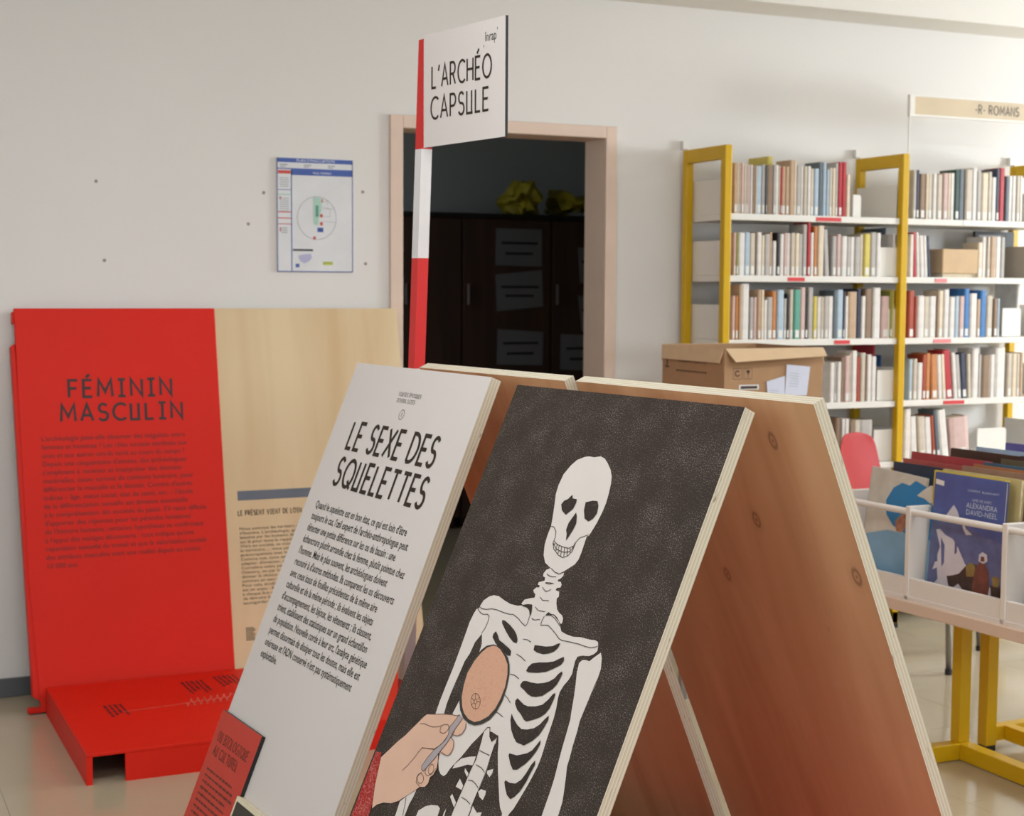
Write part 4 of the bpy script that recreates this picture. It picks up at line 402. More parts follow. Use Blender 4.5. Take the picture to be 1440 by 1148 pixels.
for q, lab in zip(PAPERS, ('top sheet of paper of the three on the middle cabinet', 'tilted middle sheet of paper on the middle cabinet', 'lowest sheet of paper on the middle cabinet', 'sheet of paper at the right door jamb, highest of three', 'sheet of paper at the right door jamb, middle one of three', 'sheet of paper at the right door jamb, lowest of three')):
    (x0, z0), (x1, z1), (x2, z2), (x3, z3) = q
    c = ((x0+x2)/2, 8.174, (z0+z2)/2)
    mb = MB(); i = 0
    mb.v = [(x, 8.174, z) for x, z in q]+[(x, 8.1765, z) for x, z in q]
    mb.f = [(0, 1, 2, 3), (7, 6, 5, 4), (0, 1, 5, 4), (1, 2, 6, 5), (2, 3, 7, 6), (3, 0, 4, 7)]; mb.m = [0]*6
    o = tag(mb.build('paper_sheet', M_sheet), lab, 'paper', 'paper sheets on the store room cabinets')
    ln = MB()
    for r, (a, b) in enumerate(((.12, .9), (.2, .8))):
        zc = z0+(z2-z0)*(.36+.28*r); ln.box(x0+(x2-x0)*a, x0+(x2-x0)*b, 8.1735, 8.174, zc-.012, zc+.002)
    ln.build('print_line', M_gap, o, I4)
# crumpled yellow bags on the cabinets
def crumple(name, cx, cz, sx, sz, seed, label):
    rnd = random.Random(seed); b = bmesh.new(); bmesh.ops.create_icosphere(b, subdivisions=3, radius=1)
    for v in b.verts:
        k = 1+.28*math.sin(5*v.co.x+seed)*math.cos(7*v.co.z+seed*2)+rnd.uniform(-.14, .14)
        v.co = Vector((cx+v.co.x*sx*k, 8.4+v.co.y*.15*k, max(1.826, cz+v.co.z*sz*k*(1+.5*math.sin(3*v.co.x+seed)))))
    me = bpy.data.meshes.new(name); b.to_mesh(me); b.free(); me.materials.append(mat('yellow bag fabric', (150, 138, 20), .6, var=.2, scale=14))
    o = bpy.data.objects.new(name, me); COL.objects.link(o); place(o, None, None); tag(o, label, 'bag', 'yellow bags on the cabinets')
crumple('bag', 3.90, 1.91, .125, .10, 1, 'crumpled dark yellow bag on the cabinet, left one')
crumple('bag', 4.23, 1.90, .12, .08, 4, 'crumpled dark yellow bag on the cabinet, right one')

# ceiling lamps over the room (fittings stand above the frame)
for lx, ly in ((.4, 2.6), (3.0, 2.6), (5.6, 2.6), (.4, .2), (3.0, .2)):
    t = thing('ceiling_lamp', (lx, ly, 2.66), ['flat white ceiling lamp above the red board', 'flat white ceiling lamp above the wooden stands', 'flat white ceiling lamp above the bookcase bay', 'flat white ceiling lamp behind the camera on the left', 'flat white ceiling lamp behind the camera on the right'][[(.4, 2.6), (3.0, 2.6), (5.6, 2.6), (.4, .2), (3.0, .2)].index((lx, ly))], 'lamp', 'flat ceiling lamps')
    MB().box(lx-.62, lx+.62, ly-.17, ly+.17, 2.65, 2.7199).build('housing', M_whitep, t, Matrix.Identity(4))
# ------------------------------------------------------------------ evacuation plan on the wall
px0, px1, pz0, pz1 = 1.551, 1.836, 1.452, 1.858
P = thing('evacuation_plan', (px0, YW, pz1), 'framed evacuation plan with blue borders on the white wall', 'sign')
PM = frame((1, 0, 0), (0, 0, -1), (px0, YW-.008, pz1))
PWd, PH = px1-px0, pz1-pz0
M_bl = mat('plan blue', (52, 82, 160), .4); M_plan = mat('plan white', (216, 216, 216), .35); M_grn = mat('plan green', (170, 206, 188), .5); M_pr = mat('plan red', (200, 70, 60), .5); M_gr = mat('plan grey', (150, 152, 156), .5); M_wh = mat('plan letter white', (225, 228, 232), .5); M_pk = mat('plan black', (50, 50, 56), .5); M_py = mat('plan yellow green', (190, 196, 90), .5); M_lilac = mat('plan lilac', (178, 176, 206), .5)
MB().box(0, PWd, 0, PH, 0, .008).build('panel', M_plan, P, PM, bevel=.001)
def fl(mb, x0, x1, y0, y1, z=-.0005, m=0): return mb.quad((x0, y0, z), (x1, y0, z), (x1, y1, z), (x0, y1, z), m)
mb = MB(); fl(mb, 0, PWd, 0, .0155); fl(mb, 0, PWd, .036, .040); fl(mb, .052, PWd, .040, .060)
fl(mb, 0, .003, 0, PH); fl(mb, PWd-.003, PWd, 0, PH); fl(mb, 0, PWd, PH-.003, PH); fl(mb, .052, .0555, .04, PH)
fl(mb, 0, .052, .112, .114); mb.build('blue_border', M_bl, P, PM, fix=False)
mb = MB(); fl(mb, .004, .051, .044, .056); fl(mb, .002, .053, .191, .1945); fl(mb, .002, .053, .2125, .216); fl(mb, .002, .053, .234, .2365)
for x, y in ((.160, .143), (.160, .197), (.160, .226), (.134, .278)): fl(mb, x, x+.010, y, y+.012)
fl(mb, .009, .015, .138, .147); fl(mb, .010, .014, .247, .262); mb.build('red_mark', M_pr, P, PM, fix=False)['kind'] = 'stuff'
mb = MB(); fl(mb, .002, .053, .128, .132); mb.prism([(.134, .143), (.137, .138), (.150, .137), (.166, .142), (.166, .18), (.156, .21), (.152, .238), (.146, .238), (.136, .232), (.136, .165)], -.0008, -.0005)
fl(mb, .080, .090, .348, .36); mb.build('green_mark', M_grn, P, PM, fix=False)
mb = MB(); mb.ribbon([(p[0], p[1]) for p in arc(.148, .212, .073, .077, 0, 360, 40)], .0016, -.0009)
for y, n in ((.070, 5), (.142, 7)):
    for k in range(n): fl(mb, .010, .044, y+k*.0075, y+k*.0075+.0022, -.0006)
for x in (.012, .100, .190): fl(mb, x, x+.028, .022, .026); fl(mb, x, x+.020, .029, .032)
mb.ribbon([(.170, .17), (.205, .18), (.215, .17)], .001, -.0006); mb.ribbon([(.17, .205), (.198, .205), (.198, .178), (.17, .178)], .001, -.0006); mb.ribbon([(.17, .223), (.222, .226)], .001, -.0006); mb.ribbon([(.188, .165), (.188, .15), (.17, .155)], .001, -.0006)
for k in range(3): fl(mb, .016, .038, .248+k*.008, .251+k*.008)
mb.build('plan_line', M_gr, P, PM, fix=False)
mb = MB(); fl(mb, .058, .133, .324, .331); mb.build('black_bar', M_pk, P, PM, fix=False)
fl(MB(), .143, .154, .166, .207, -.001).build('green_bar', mat('plan dark green', (96, 150, 130), .5), P, PM, fix=False)
mb = MB(); fl(mb, .150, .172, .246, .262); fl(mb, .068, .082, .377, .390); mb.build('blue_mark', M_bl, P, PM, fix=False)
mb = MB(); mb.prism([(.078, .348), (.10, .343), (.125, .34), (.128, .355), (.118, .368), (.10, .375), (.085, .366)], -.0008, -.0004); mb.build('map', M_lilac, P, PM)
mb = MB(); fl(mb, .170, .208, .368, .381); mb.build('yellow_label', M_py, P, PM, fix=False)
text_block('heading_text', [("PLAN D'EVACUATION", .072, .0125, .014, .142)], M_wh, P, PM, z=-.0009)
text_block('heading_text', [("PAUL MOREAU", .134, .0545, .011, .068)], M_wh, P, PM, z=-.0009)
text_block('small_text', [("Point de rassemblement", .172, .3745, .005, .034), ("Vous etes ici", .152, .2565, .005, .018)], M_pk, P, PM, z=-.001)

# ------------------------------------------------------------------ display board leaning on the wall, and its bench
BT = frame((1, 0, 0), (0, -.1717, -.9852), (.638, 5.362, 1.321))
Bd = thing('display_board', (1.31, 5.2, 0), 'tall leaning exhibition board, left half red and right half pale wood', 'display board')
red_poly = [(0, 0), (.675, 0), (.6826, 1.26), (.685, 1.336), (.035, 1.336), (.012, .9)]
MB().prism(red_poly, -.003, .016).build('red_panel', M_red, Bd, BT, bevel=.0015)
MB().prism([(.675, 0), (1.355, 0), (1.39, 1.336), (.685, 1.336), (.6826, 1.26)], 0, .018).build('wood_panel', M_birch, Bd, BT, bevel=.001)
MB().prism([(-.006, .012), (.0, .012), (.0, .05), (-.006, .05)], .0, .03).build('hook', M_red, Bd, BT)
MB().prism([(-.013, .125), (.0, .118), (.036, 1.30), (.012, 1.285), (.005, 1.0)], .0, .05).build('side_flange', M_red, Bd, BT, bevel=.002)
MB().box(.632, .70, 5.132, 5.165, .004, .018).build('foot_plate', M_red, Bd, I4, bevel=.002)
MB().box(.64, .70, 5.135, 5.16, 0, .004).build('foot_pad', M_black, Bd, I4)
rp = bpy.data.objects['red_panel']; wp = bpy.data.objects['wood_panel']
title('title_lettering', [('FÉMININ', .167, .302, .057, .343), ('MASCULIN', .138, .3825, .055, .405)], M_inkr, rp, BT, z=-.0036, stroke=.165, gap=.34)
block_scaled('body_text', ["L'archéologie peut-elle observer des inégalités entre", "femmes et hommes ? Les rôles sociaux attribués aux", "unes et aux autres ont-ils varié au cours du temps ?", "Depuis une cinquantaine d'années, des archéologues", "s'emploient à recenser et interpréter des données", "matérielles, issues surtout de contexte funéraire, pour", "différencier le masculin et le féminin. Comme d'autres", "indices – âge, statut social, état de santé, etc. – l'étude", "de la différenciation sexuelle est devenue essentielle", "à la compréhension des sociétés du passé. S'il reste difficile", "d'apporter des réponses pour les périodes lointaines", "de l'histoire humaine, certaines hypothèses se confirment", "à l'appui des vestiges découverts : tout indique qu'une", "répartition sexuelle du travail et que la valorisation sociale", "des attributs masculins sont une réalité depuis au moins", "10 000 ans."], .070, .447, .02815, .0235, 0, .478, M_inkt, rp, BT, z=-.0036)
title('title_lettering', [("LE PRÉSENT VIENT DE LOIN", .7225, .731, .0165, .228)], M_ink, wp, BT, z=-.0006, stroke=.16, gap=.38)
block_scaled('body_text', ["Nous sommes les héritiers de plusieurs millénaires", "d'histoire. L'archéologie, qui étudie les traces", "laissées par les humains depuis la préhistoire,", "est là pour nous le rappeler.", "Vivre en société, se nourrir, soigner, aménager", "le territoire... : nous partageons nombre de", "préoccupations avec les humains du passé.", "Comme eux, nous sommes capables de nous", "adapter, d'inventer, d'innover et de créer.", "Connaître notre passé, par les textes, par", "l'histoire, ou par les vestiges, c'est se", "donner la chance de comprendre qui nous", "sommes en tant qu'espèce, à travers le temps.", "Pour cela, étudier les vestiges en place", "est un enjeu : fouiller, c'est aussi", "à chaque fois que l'on fouille", "de détruire leur contexte, de", "sauvegarder leur mémoire."], .7235, .782, .01515, .0142, 0, .375, M_ink, wp, BT, z=-.0006)
MB().box(.7235, 1.005, .6455, .6785, -.0008, .0).build('slot', mat('slate slot', (98, 104, 116), .5), wp, BT)
mb = MB()
for k in range(9): mb.box(.728, .728+.034*(1 if k % 3 else .8), 1.120+k*.0052, 1.1225+k*.0052, -.0006, 0)
mb.build('small_print', M_ink, wp, BT)

BN = thing('floor_plinth', (1.35, 4.72, 0), 'low red floor plinth with a front notch, below the leaning board', 'plinth')
bx0, bx1, by0, by1, bh, bt = .687, 2.04, 4.33, 5.115, .09, .010
MB().box(bx0, bx1, by0, by1, bh-bt, bh).build('top_plate', M_red, BN, I4, bevel=.0015)
MB().box(bx0, bx0+bt, by0, by1, 0, bh-bt).build('side_plate', M_red, BN, I4)
MB().box(bx1-bt, bx1, by0, by1, 0, bh-bt).build('side_plate', M_red, BN, I4)
MB().box(bx0+bt, bx0+.017, by0, by0+bt, .0, bh-bt).box(.795, bx1-bt, by0, by0+bt, .0, bh-bt).build('front_plate', M_red, BN, I4)
MB().box(bx0+bt, bx1-bt, by1-bt, by1, 0, bh-bt).build('back_plate', M_red, BN, I4)
TP = bpy.data.objects['top_plate']; TM = frame((1, 0, 0), (0, -1, 0), (0, 0, bh))   # x right, y towards the room
def tp(x, y): return (x, -y)
mb = MB(); mb.ribbon([tp(*p) for p in WLINE], .0035, -.0008); mb.build('white_line', mat('pale pink line', (226, 120, 104), .5), TP, TM, fix=False)
mb = MB()
for (cx, cy, n, L_, ang) in CLUST:
    for k in range(n):
        dx, dy = math.cos(ang), math.sin(ang); ox, oy = -dy*.016*k, dx*.016*k
        l2 = L_*(1-.25*((k*7) % 3)/2)
        words(mb, cx+ox, -(cy+oy), l2, .0080, random.Random(k), -.0008, -ang)
mb.build('small_print', M_inkt, TP, TM, fix=False)['kind'] = 'stuff'

# ------------------------------------------------------------------ A-frames
T_ = .0245
def board_body(name, w, L_, parent, M, mface_out, mface_in):
    mb = MB().box(0, w, 0, L_, 0, T_, 0, None, {0: 1, 1: 2})
    return mb.build(name, [M_edge, mface_in, mface_out], parent, M)
NB = (tuple(a-.011*b for a, b in zip(NB[0], NB[1])), NB[1], NB[2], NB[3]+.011)
black_M = frame(BLACK[1], BLACK[2], BLACK[0]); white_M = frame(WHITE[1], WHITE[2], WHITE[0]); nb_M = frame(NB[1], NB[2], NB[0]); fb_M = frame(FB[1], FB[2], FB[0])
def length(F): return -F[0][2]/F[2][2]-.012
AN = thing('display_stand', (1.42, 2.4, 0), 'A-shaped wooden stand nearest the camera, carrying the black skeleton print', 'display stand', 'plywood A-stands')
AF = thing('display_stand', (1.30, 3.1, 0), 'A-shaped wooden stand behind the skeleton print, carrying the white text panel', 'display stand', 'plywood A-stands')
fbd = board_body('front_board', BLACK[3], length(BLACK), AN, black_M, M_wood_in, M_art_black)
rbd = board_body('rear_board', NB[3], length(NB), AN, nb_M, M_wood_in, M_wood_in)
wbd = board_body('front_board', WHITE[3], length(WHITE), AF, white_M, M_wood_fb, M_paper)
fbb = board_body('rear_board', FB[3], length(FB), AF, fb_M, M_wood_fb, M_wood_fb)
rbd['label'] = 'bare knotty wood board leaning the other way'; wbd['label'] = 'white text panel'; fbd['label'] = 'black skeleton print'
def brace(par, A, B, y_, z):
    pass
MB().box(.955, 1.84, 1.62, 2.72, .0, .18).build('red_bounce_base', M_red, AN, I4, bevel=.002)  # unseen block, added to bounce red light onto the inner boards
MB().tube([(1.075, 2.15, .80), (1.56, 2.17, .80)], .008).tube([(1.07, 2.62, .80), (1.57, 2.64, .80)], .008) if False else None

MB().box(.98, 1.655, 2.80, 3.22, .0, .17).build('red_bounce_base', M_red, AF, I4, bevel=.002)  # second added red reflector, out of view under the far stand
# print on the black board: bone shapes, dark infills, lines
sc = 1e-4
def poly(mb, pts, z, m=0):
    i = len(mb.v); mb.v += [(u*sc, v*sc, z) for u, v in pts]; mb.f.append(tuple(range(i, i+len(pts)))); mb.m.append(m)
def flat(name, polys, mt, z, parent=fbd):
    me = bpy.data.meshes.new(name); b = bmesh.new()
    for pts in polys:
        vs = []
        for u, v in pts:
            if vs and (vs[-1].co-Vector((u*sc, v*sc, z))).length < 2e-4: continue
            vs.append(b.verts.new((u*sc, v*sc, z)))
        es = [b.edges.new((vs[k], vs[(k+1) % len(vs)])) for k in range(len(vs))]
        bmesh.ops.triangle_fill(b, use_beauty=True, use_dissolve=False, edges=es, normal=(0, 0, -1))
    b.to_mesh(me); b.free(); me.materials.append(mt)
    o = bpy.data.objects.new(name, me); COL.objects.link(o); place(o, parent, black_M); return o
for k, (n, pts) in enumerate(ART['white']): flat(n, [pts], M_art_white, -.0003-.00003*k)
for pts in ART['black']: flat('dark_infill', [pts], M_art_black2, -.0012)
mb = MB()
for l in ART['line']: mb.ribbon([(u*sc, v*sc) for u, v in l], .0012, -.0014)
mb.build('ink_line', M_ink, fbd, black_M, fix=False)['kind'] = 'stuff'
flat('red_sleeve_print', [ART['sleeve']], crayon('red crayon sleeve', (158, 34, 30), (212, 140, 130), .60, 330), -.0013)
flat('hand_print', [ART['hand']], mat('skin print', (218, 176, 152), .6, var=.06, scale=9), -.0016)
flat('lens_rim_print', [ART['ring']], mat('lens rim ink', (50, 46, 40), .6), -.0018)
flat('lens_print', [ART['skin']], crayon('lens skin print', (208, 160, 132), (190, 118, 98), .66, 260), -.0020)
flat('lens_handle_print', [ART['handle']], mat('grey lens handle print', (164, 154, 156), .6), -.0021)
mb = MB()
for l in ART['bline']: mb.ribbon([(u*sc, v*sc) for u, v in l], .0010, -.0024)
mb.build('ink_line', mat('brown line ink', (84, 56, 46), .6), fbd, black_M, fix=False)

# lettering on the white board
title('title_lettering', [('LE SEXE DES', .108, .2085, .064, .438), ('SQUELETTES', .106, .2975, .064, .457)], M_ink, wbd, white_M, z=-.0006, stroke=.145, gap=.28)
title('small_lettering', [('TOUTES ÉPOQUES', .277, .0665, .0088, .112), ('DIVERS SITES', .281, .0815, .0088, .088)], M_ink, wbd, white_M, z=-.0006, stroke=.12, gap=.34)
mb = MB(); mb.ribbon(arc(.3275, .1085, .0115, .0115, 0, 360, 24), .0012, -.0006); mb.ribbon([(.3275, .1035), (.3275, .1135)], .0016, -.0006); mb.build('round_mark', M_ink, wbd, white_M, fix=False)
block_scaled('body_text', ["Quand le squelette est en bon état, ce qui est loin d'être", "toujours le cas, l'œil expert de l'archéo-anthropologue peut", "détecter une petite différence sur les os du bassin : une", "échancrure plutôt arrondie chez la femme, plutôt pointue chez", "l'homme. Mais le plus souvent, les archéologues doivent", "recourir à d'autres méthodes. Ils comparent les os découverts", "avec ceux issus de fouilles précédentes de la même aire", "culturelle et de la même période ; ils évaluent les objets", "d'accompagnement, les bijoux, les vêtements ; ils classent,", "trient, établissent des statistiques sur un grand échantillon", "de population. Nouvelle corde à leur arc, l'analyse génétique", "permet désormais de dissiper tous les doutes, mais elle est", "onéreuse et l'ADN conservé n'est pas systématiquement", "exploitable."], .061, .362, .02815, .0262, 0, .481, M_ink, wbd, white_M, z=-.0006, bold=.0002)
# small red card and dark plate fixed on the white board
M_cardred = mat('matt red card', (196, 58, 42), .6, var=.02)
cb = MB().box(-.008, .243, .878, 1.20, -.010, -.0008, 0, None, {0: 1}).build('red_card', [M_black, M_cardred], AF, white_M)
title('card_lettering', [('DU BIOLOGIQUE', .022, .945, .022, .19), ('AU CULTUREL', .022, .978, .022, .155)], mat('olive ink', (104, 44, 26), .6), cb, white_M, z=-.0106, stroke=.12, gap=.3)
mb = MB(); rnd = random.Random(3)
for k in range(13): words(mb, .022, 1.012+k*.0145, .195*rnd.uniform(.8, 1), .0050, rnd, -.0106)
mb.build('card_text', MATS['olive ink'], cb, white_M, fix=False)
MB().box(.2425, .42, 1.015, 1.22, -.016, -.001, 0, None, {0: 1}).build('dark_plate', [mat('cream card edge', (226, 214, 184), .6), mat('olive black print', (62, 56, 46), .6)], AF, white_M)
MB().quad((.2425, 1.015, -.0163), (.42, 1.015, -.0163), (.42, 1.22, -.0163), (.2425, 1.22, -.0163)).build('plate_border', MATS['cream card edge'], AF, white_M, fix=False)
MB().quad((.2505, 1.0245, -.0166), (.404, 1.0245, -.0166), (.404, 1.215, -.0166), (.2505, 1.215, -.0166)).build('plate_print', MATS['olive black print'], AF, white_M, fix=False)

# ------------------------------------------------------------------ red and white pole with its sign
rd = Vector((FB[1][0], FB[1][1], 0)).normalized(); pn = Vector((-rd.y, rd.x, 0))     # along the ridge / across it
px, py = 1.338, 3.425
lean = Vector((.034, 0, 1)).normalized()
PZ = lambda z: Vector((px, py, 0))+Vector((.034*(z-1.6), 0, z))
PL = thing('striped_pole', (px-.05, py, 0), 'tall square red and white pole holding the exhibition name sign', 'pole')
M_polew = mat('white painted pole', (214, 208, 206), .45)
h = .0145
def pole_band(z0, z1, mt):
    mb = MB(); i = 0
    for z in (z0, z1):
        c = PZ(z)
        for a, b in ((-1, -1), (1, -1), (1, 1), (-1, 1)): mb.v.append(tuple(c+rd*a*h+pn*b*h))
    mb.f = [(3, 2, 1, 0), (4, 5, 6, 7), (0, 1, 5, 4), (1, 2, 6, 5), (2, 3, 7, 6), (3, 0, 4, 7)]; mb.m = [0]*6
    mb.build('band', mt, PL, I4)
zt = 1.979
zs = [1.979, 1.7235, 1.468, 1.207, .956, .706, .4573, .207, 0]
for k in range(8): pole_band(zs[k+1], zs[k], M_redd if k % 2 == 0 else M_polew)
SM = frame((SIGN[1][0]-SIGN[0][0], SIGN[1][1]-SIGN[0][1], 0), (0, 0, -1), (SIGN[0][0], SIGN[0][1], 1.983))
sw, sh = SIGN[2], .258
SG = MB().box(0, sw, 0, sh, 0, .007, 0, None, {0: 1}).build('name_sign', [M_black, M_paper], PL, SM)
title('sign_lettering', [("L'ARCHÉO", .038, .124, .049, .250), ('CAPSULE', .034, .195, .049, .243)], M_ink, SG, SM, z=-.0006, stroke=.115, gap=.27)
text_block('sign_small_text', [('Inrap', .262, .046, .030, .044)], M_ink, SG, SM, z=-.0006)
mb = MB(); mb.ribbon([(.312, .021), (.312, .026)], .002, -.0006); mb.ribbon([(.257, .053), (.257, .058)], .002, -.0006); mb.build('sign_tick', M_ink, SG, SM, fix=False)

# ------------------------------------------------------------------ shelving against the wall
YF, YB = 5.06, 5.375
PX = (3.235, 4.082, 4.925)
SZ = (1.690, 1.452, 1.202, .945, .695, .44, .19)        # shelf top surfaces
U = thing('bookcase', (4.08, 5.2, 0), 'white steel bookcase with bright yellow end frames, filled with books', 'bookcase')
for k, x in enumerate(PX):
    w2 = .016
    fr = MB().box(x-w2, x+w2, YF, YF+.032, .02, 1.95).box(x-w2, x+w2, YB-.032, YB, .02, 1.95).box(x-w2, x+w2, YF+.032, YB-.032, 1.897, 1.95).box(x-w2, x+w2, YF-.0, YB, .02, .07)
    e = fr.build('end_frame', M_yellow, U, I4, bevel=.003)
    MB().box(x-w2, x+w2, YF+.002, YF+.03, 0, .02).box(x-w2, x+w2, YB-.03, YB-.002, 0, .02).build('foot', M_black, e, I4)
    MB().box(x-.012, x+.012, YB+.002, YW-.001, 1.955, 1.99).box(x-.006, x+.006, YB-.02, YB+.01, 1.95, 1.957).build('wall_bracket', M_shelf, e, I4)
TAGS = {0: [(.40, .12, 'r'), (1.14, .12, 'w')], 1: [(.27, .08, 'r'), (1.0, .06, 'p')], 2: [(.50, .075, 'r'), (1.0, .09, 'p')], 3: [(1.06, .11, 'r')]}
M_tagr = mat('red shelf label', (206, 52, 56), .5); M_tagp = mat('faded red shelf label', (226, 130, 130), .5); M_tagw = mat('white shelf label', (236, 232, 240), .3)
for b in range(2):
    x0, x1 = PX[b]+.018, PX[b+1]-.018
    for r, z in enumerate(SZ):
        s = MB().box(x0, x1, YF+.012, YB-.01, z-.025, z).build('shelf', M_shelf, U, I4, bevel=.002)
        MB().box(x0, x0+.002, YF+.034, YB-.02, z, z+.135).build('side_plate', M_shelf, s, I4); MB().box(x1-.002, x1, YF+.034, YB-.02, z, z+.135).build('side_plate', M_shelf, s, I4)
for r, lst in TAGS.items():
    for (dx, w_, c) in lst:
        X = 3.253+dx*.82/1.0
        X = 3.253+dx
        MB().box(X, X+w_, YF+.0095, YF+.012, SZ[r]-.021, SZ[r]-.006).build('shelf_label', {'r': M_tagr, 'p': M_tagp, 'w': M_tagw}[c], U, I4)
# books
PALM = {k: mat('book '+v[0], v[1], .45, var=.08, scale=30) for k, v in PAL.items()}
M_lab = mat('spine label', (224, 222, 216), .5)
ORD = ['first', 'second', 'third', 'fourth', 'fifth', 'sixth', 'seventh', 'eighth', 'ninth', 'tenth', 'eleventh', 'twelfth', 'thirteenth', 'fourteenth', 'fifteenth', 'sixteenth', 'seventeenth', 'eighteenth', 'nineteenth', 'twentieth'] + ['twenty-'+a for a in ('first', 'second', 'third', 'fourth', 'fifth', 'sixth', 'seventh', 'eighth', 'ninth')] + ['thirtieth'] + ['thirty-'+a for a in ('first', 'second', 'third', 'fourth', 'fifth', 'sixth', 'seventh', 'eighth', 'ninth')] + ['fortieth']
ROWN = {1: 'top', 2: 'second', 3: 'third', 4: 'fourth', 5: 'fifth'}; BAYN = {1: 'left', 2: 'right'}
for (r, b), lst in sorted(BOOKS.items()):
    z0 = SZ[r-1]; lst = sorted(lst, key=lambda q: q[0]); prev = {}
    for k, (xa, xb, zt_, c, rec, lean_) in enumerate(lst):
        xa = max(xa, PX[b-1]+.0215); xb = min(xb, PX[b]-.0215)
        lane = 0 if rec == 0 else 1
        if lane in prev and xa < prev[lane]+.0004: xa = prev[lane]+.0004
        if xb-xa < .003: xb = xa+.004
        prev[lane] = xb
        hh = zt_-z0; W2 = (xb-xa)*.96; dp = min(.10 if rec == 0 else .11, YB-.02-(YF+.025+(rec+.04 if rec else 0)))
        if rec: y0 = YF+.03+.115
        else: y0 = YF+.025+random.uniform(0, .006)
        if rec: dp = .14
        cx = (xa+xb)/2
        mb = MB(); t = min(.002, W2*.25)
        # cover: spine (slightly rounded) and two boards; page block set back at top
        sp = [(-W2/2, .004), (-W2*.3, 0), (W2*.3, 0), (W2/2, .004)]
        pr = sp+[(W2/2, dp), (W2/2-t, dp), (W2/2-t, .006), (-W2/2+t, .006), (-W2/2+t, dp), (-W2/2, dp)]
        mb.prism(pr, 0, hh, 0)
        mb.box(-W2/2+t, W2/2-t, .006, dp-.004, .003, hh-.004, 1)
        if random.random() < .6: mb.quad((-W2*.3, -.0004, .006), (W2*.3, -.0004, .006), (W2*.3, -.0004, .036), (-W2*.3, -.0004, .036), 2)
        a = math.radians(-lean_)   # negative list value: top leans left
        M = trans(cx, y0, z0+.0002) @ (Matrix.Rotation(-a, 4, 'Y') if lean_ else Matrix.Identity(4))
        if lean_: M = trans(0, 0, W2/2*abs(math.sin(a))) @ M
        o = mb.build('book', [PALM[c], M_pages, M_lab], None, M)
        pos = ('last' if k == len(lst)-1 else ORD[k])+' from the left'
        tag(o, '%s %s book, %s on the %s shelf of the %s bay' % ('thin' if W2 < .017 else 'thick' if W2 > .035 else 'medium', PAL[c][0], pos, ROWN[r], BAYN[b]), 'book', 'books in the yellow-framed bookcase')
# bookends and boxes on the shelves
def bookend(x0, x1, z0, h_, label, y=YF+.03):
    mb = MB().prism([(x0, 0), (x1, 0), (x1, h_-.008), (x1-.008, h_), (x0, h_)], 0, .0022); M = frame((1, 0, 0), (0, 0, 1), (0, y, z0))
    M = Matrix(((1, 0, 0), (0, 0, 1), (0, 1, 0))).to_4x4(); M.translation = (0, y, z0)
    mb.box(x0, x1, 0, .0015, 0, .10)
    tag(mb.build('bookend', M_shelf, None, M), label, 'bookend', 'pale metal bookends on the shelves')
for (x0, x1, r, h_, lab) in BENDS: bookend(x0, x1, SZ[r-1]+.0003, h_, lab)
t = thing('small_carton', (4.34, 5.1, SZ[1]), 'small tan cardboard box lying among the books, second shelf of the right bay', 'box')
MB().box(4.305, 4.50, 5.09, 5.21, SZ[1]+.016, SZ[1]+.118).build('carton_body', M_card_in, t, I4, bevel=.004)
MB().box(4.315, 4.49, 5.10, 5.20, SZ[1]+.0003, SZ[1]+.016).build('carton_base', M_pages, t, I4)
t = thing('document_case', (4.83, 5.12, SZ[1]), 'beige document case at the right end of the second shelf', 'box')
MB().box(4.745, 4.898, 5.085, 5.30, SZ[1]+.0003, SZ[1]+.135).build('case_body', mat('grey beige board', (176, 164, 148), .7), t, I4, bevel=.003)
MB().box(4.80, 4.825, 5.0845, 5.085, SZ[1]+.018, SZ[1]+.026).build('case_print', M_black, t, I4)
t = thing('picture_frame', (4.8, 5.3, SZ[1]), 'black-edged frame standing behind the beige case on the second shelf', 'picture frame')
fz = SZ[1]+.0003
MB().box(4.68, 4.70, 5.325, 5.34, fz, fz+.205).box(4.85, 4.90, 5.325, 5.34, fz, fz+.205).box(4.70, 4.85, 5.325, 5.34, fz+.19, fz+.205).box(4.70, 4.85, 5.325, 5.34, fz, fz+.015).build('border', M_black, t, I4)
MB().box(4.70, 4.85, 5.332, 5.338, fz+.015, fz+.19).build('picture', mat('grey picture', (150, 144, 138), .5), t, I4)

# hanging category sign above the second post
HS = thing('shelf_sign', (4.1, 5.08, 1.95), 'white-framed beige sign lettered ROMANS above the bookcase', 'sign')
MB().tube([(4.104, 5.078, 1.95), (4.104, 5.078, 2.125)], .0035).build('rod', M_shelf, HS, I4)
MB().box(4.099, 4.125, 5.070, 5.086, 2.100, 2.190).build('end_cap', M_shelf, HS, I4, bevel=.002)
MB().box(4.125, 4.90, 5.072, 5.086, 2.103, 2.112).box(4.125, 4.90, 5.072, 5.086, 2.183, 2.190).build('rail', M_shelf, HS, I4)
hp = MB().box(4.125, 4.90, 5.076, 5.084, 2.112, 2.183).build('strip', mat('beige strip', (204, 184, 152), .5), HS, I4)
SMr = frame((1, 0, 0), (0, 0, -1), (4.125, 5.0755, 2.183))
title('sign_lettering', [('-R- ROMANS', .318, .053, .036, .232)], mat('grey brown ink', (96, 88, 80), .6), hp, SMr, z=-.0004, stroke=.14, gap=.3)

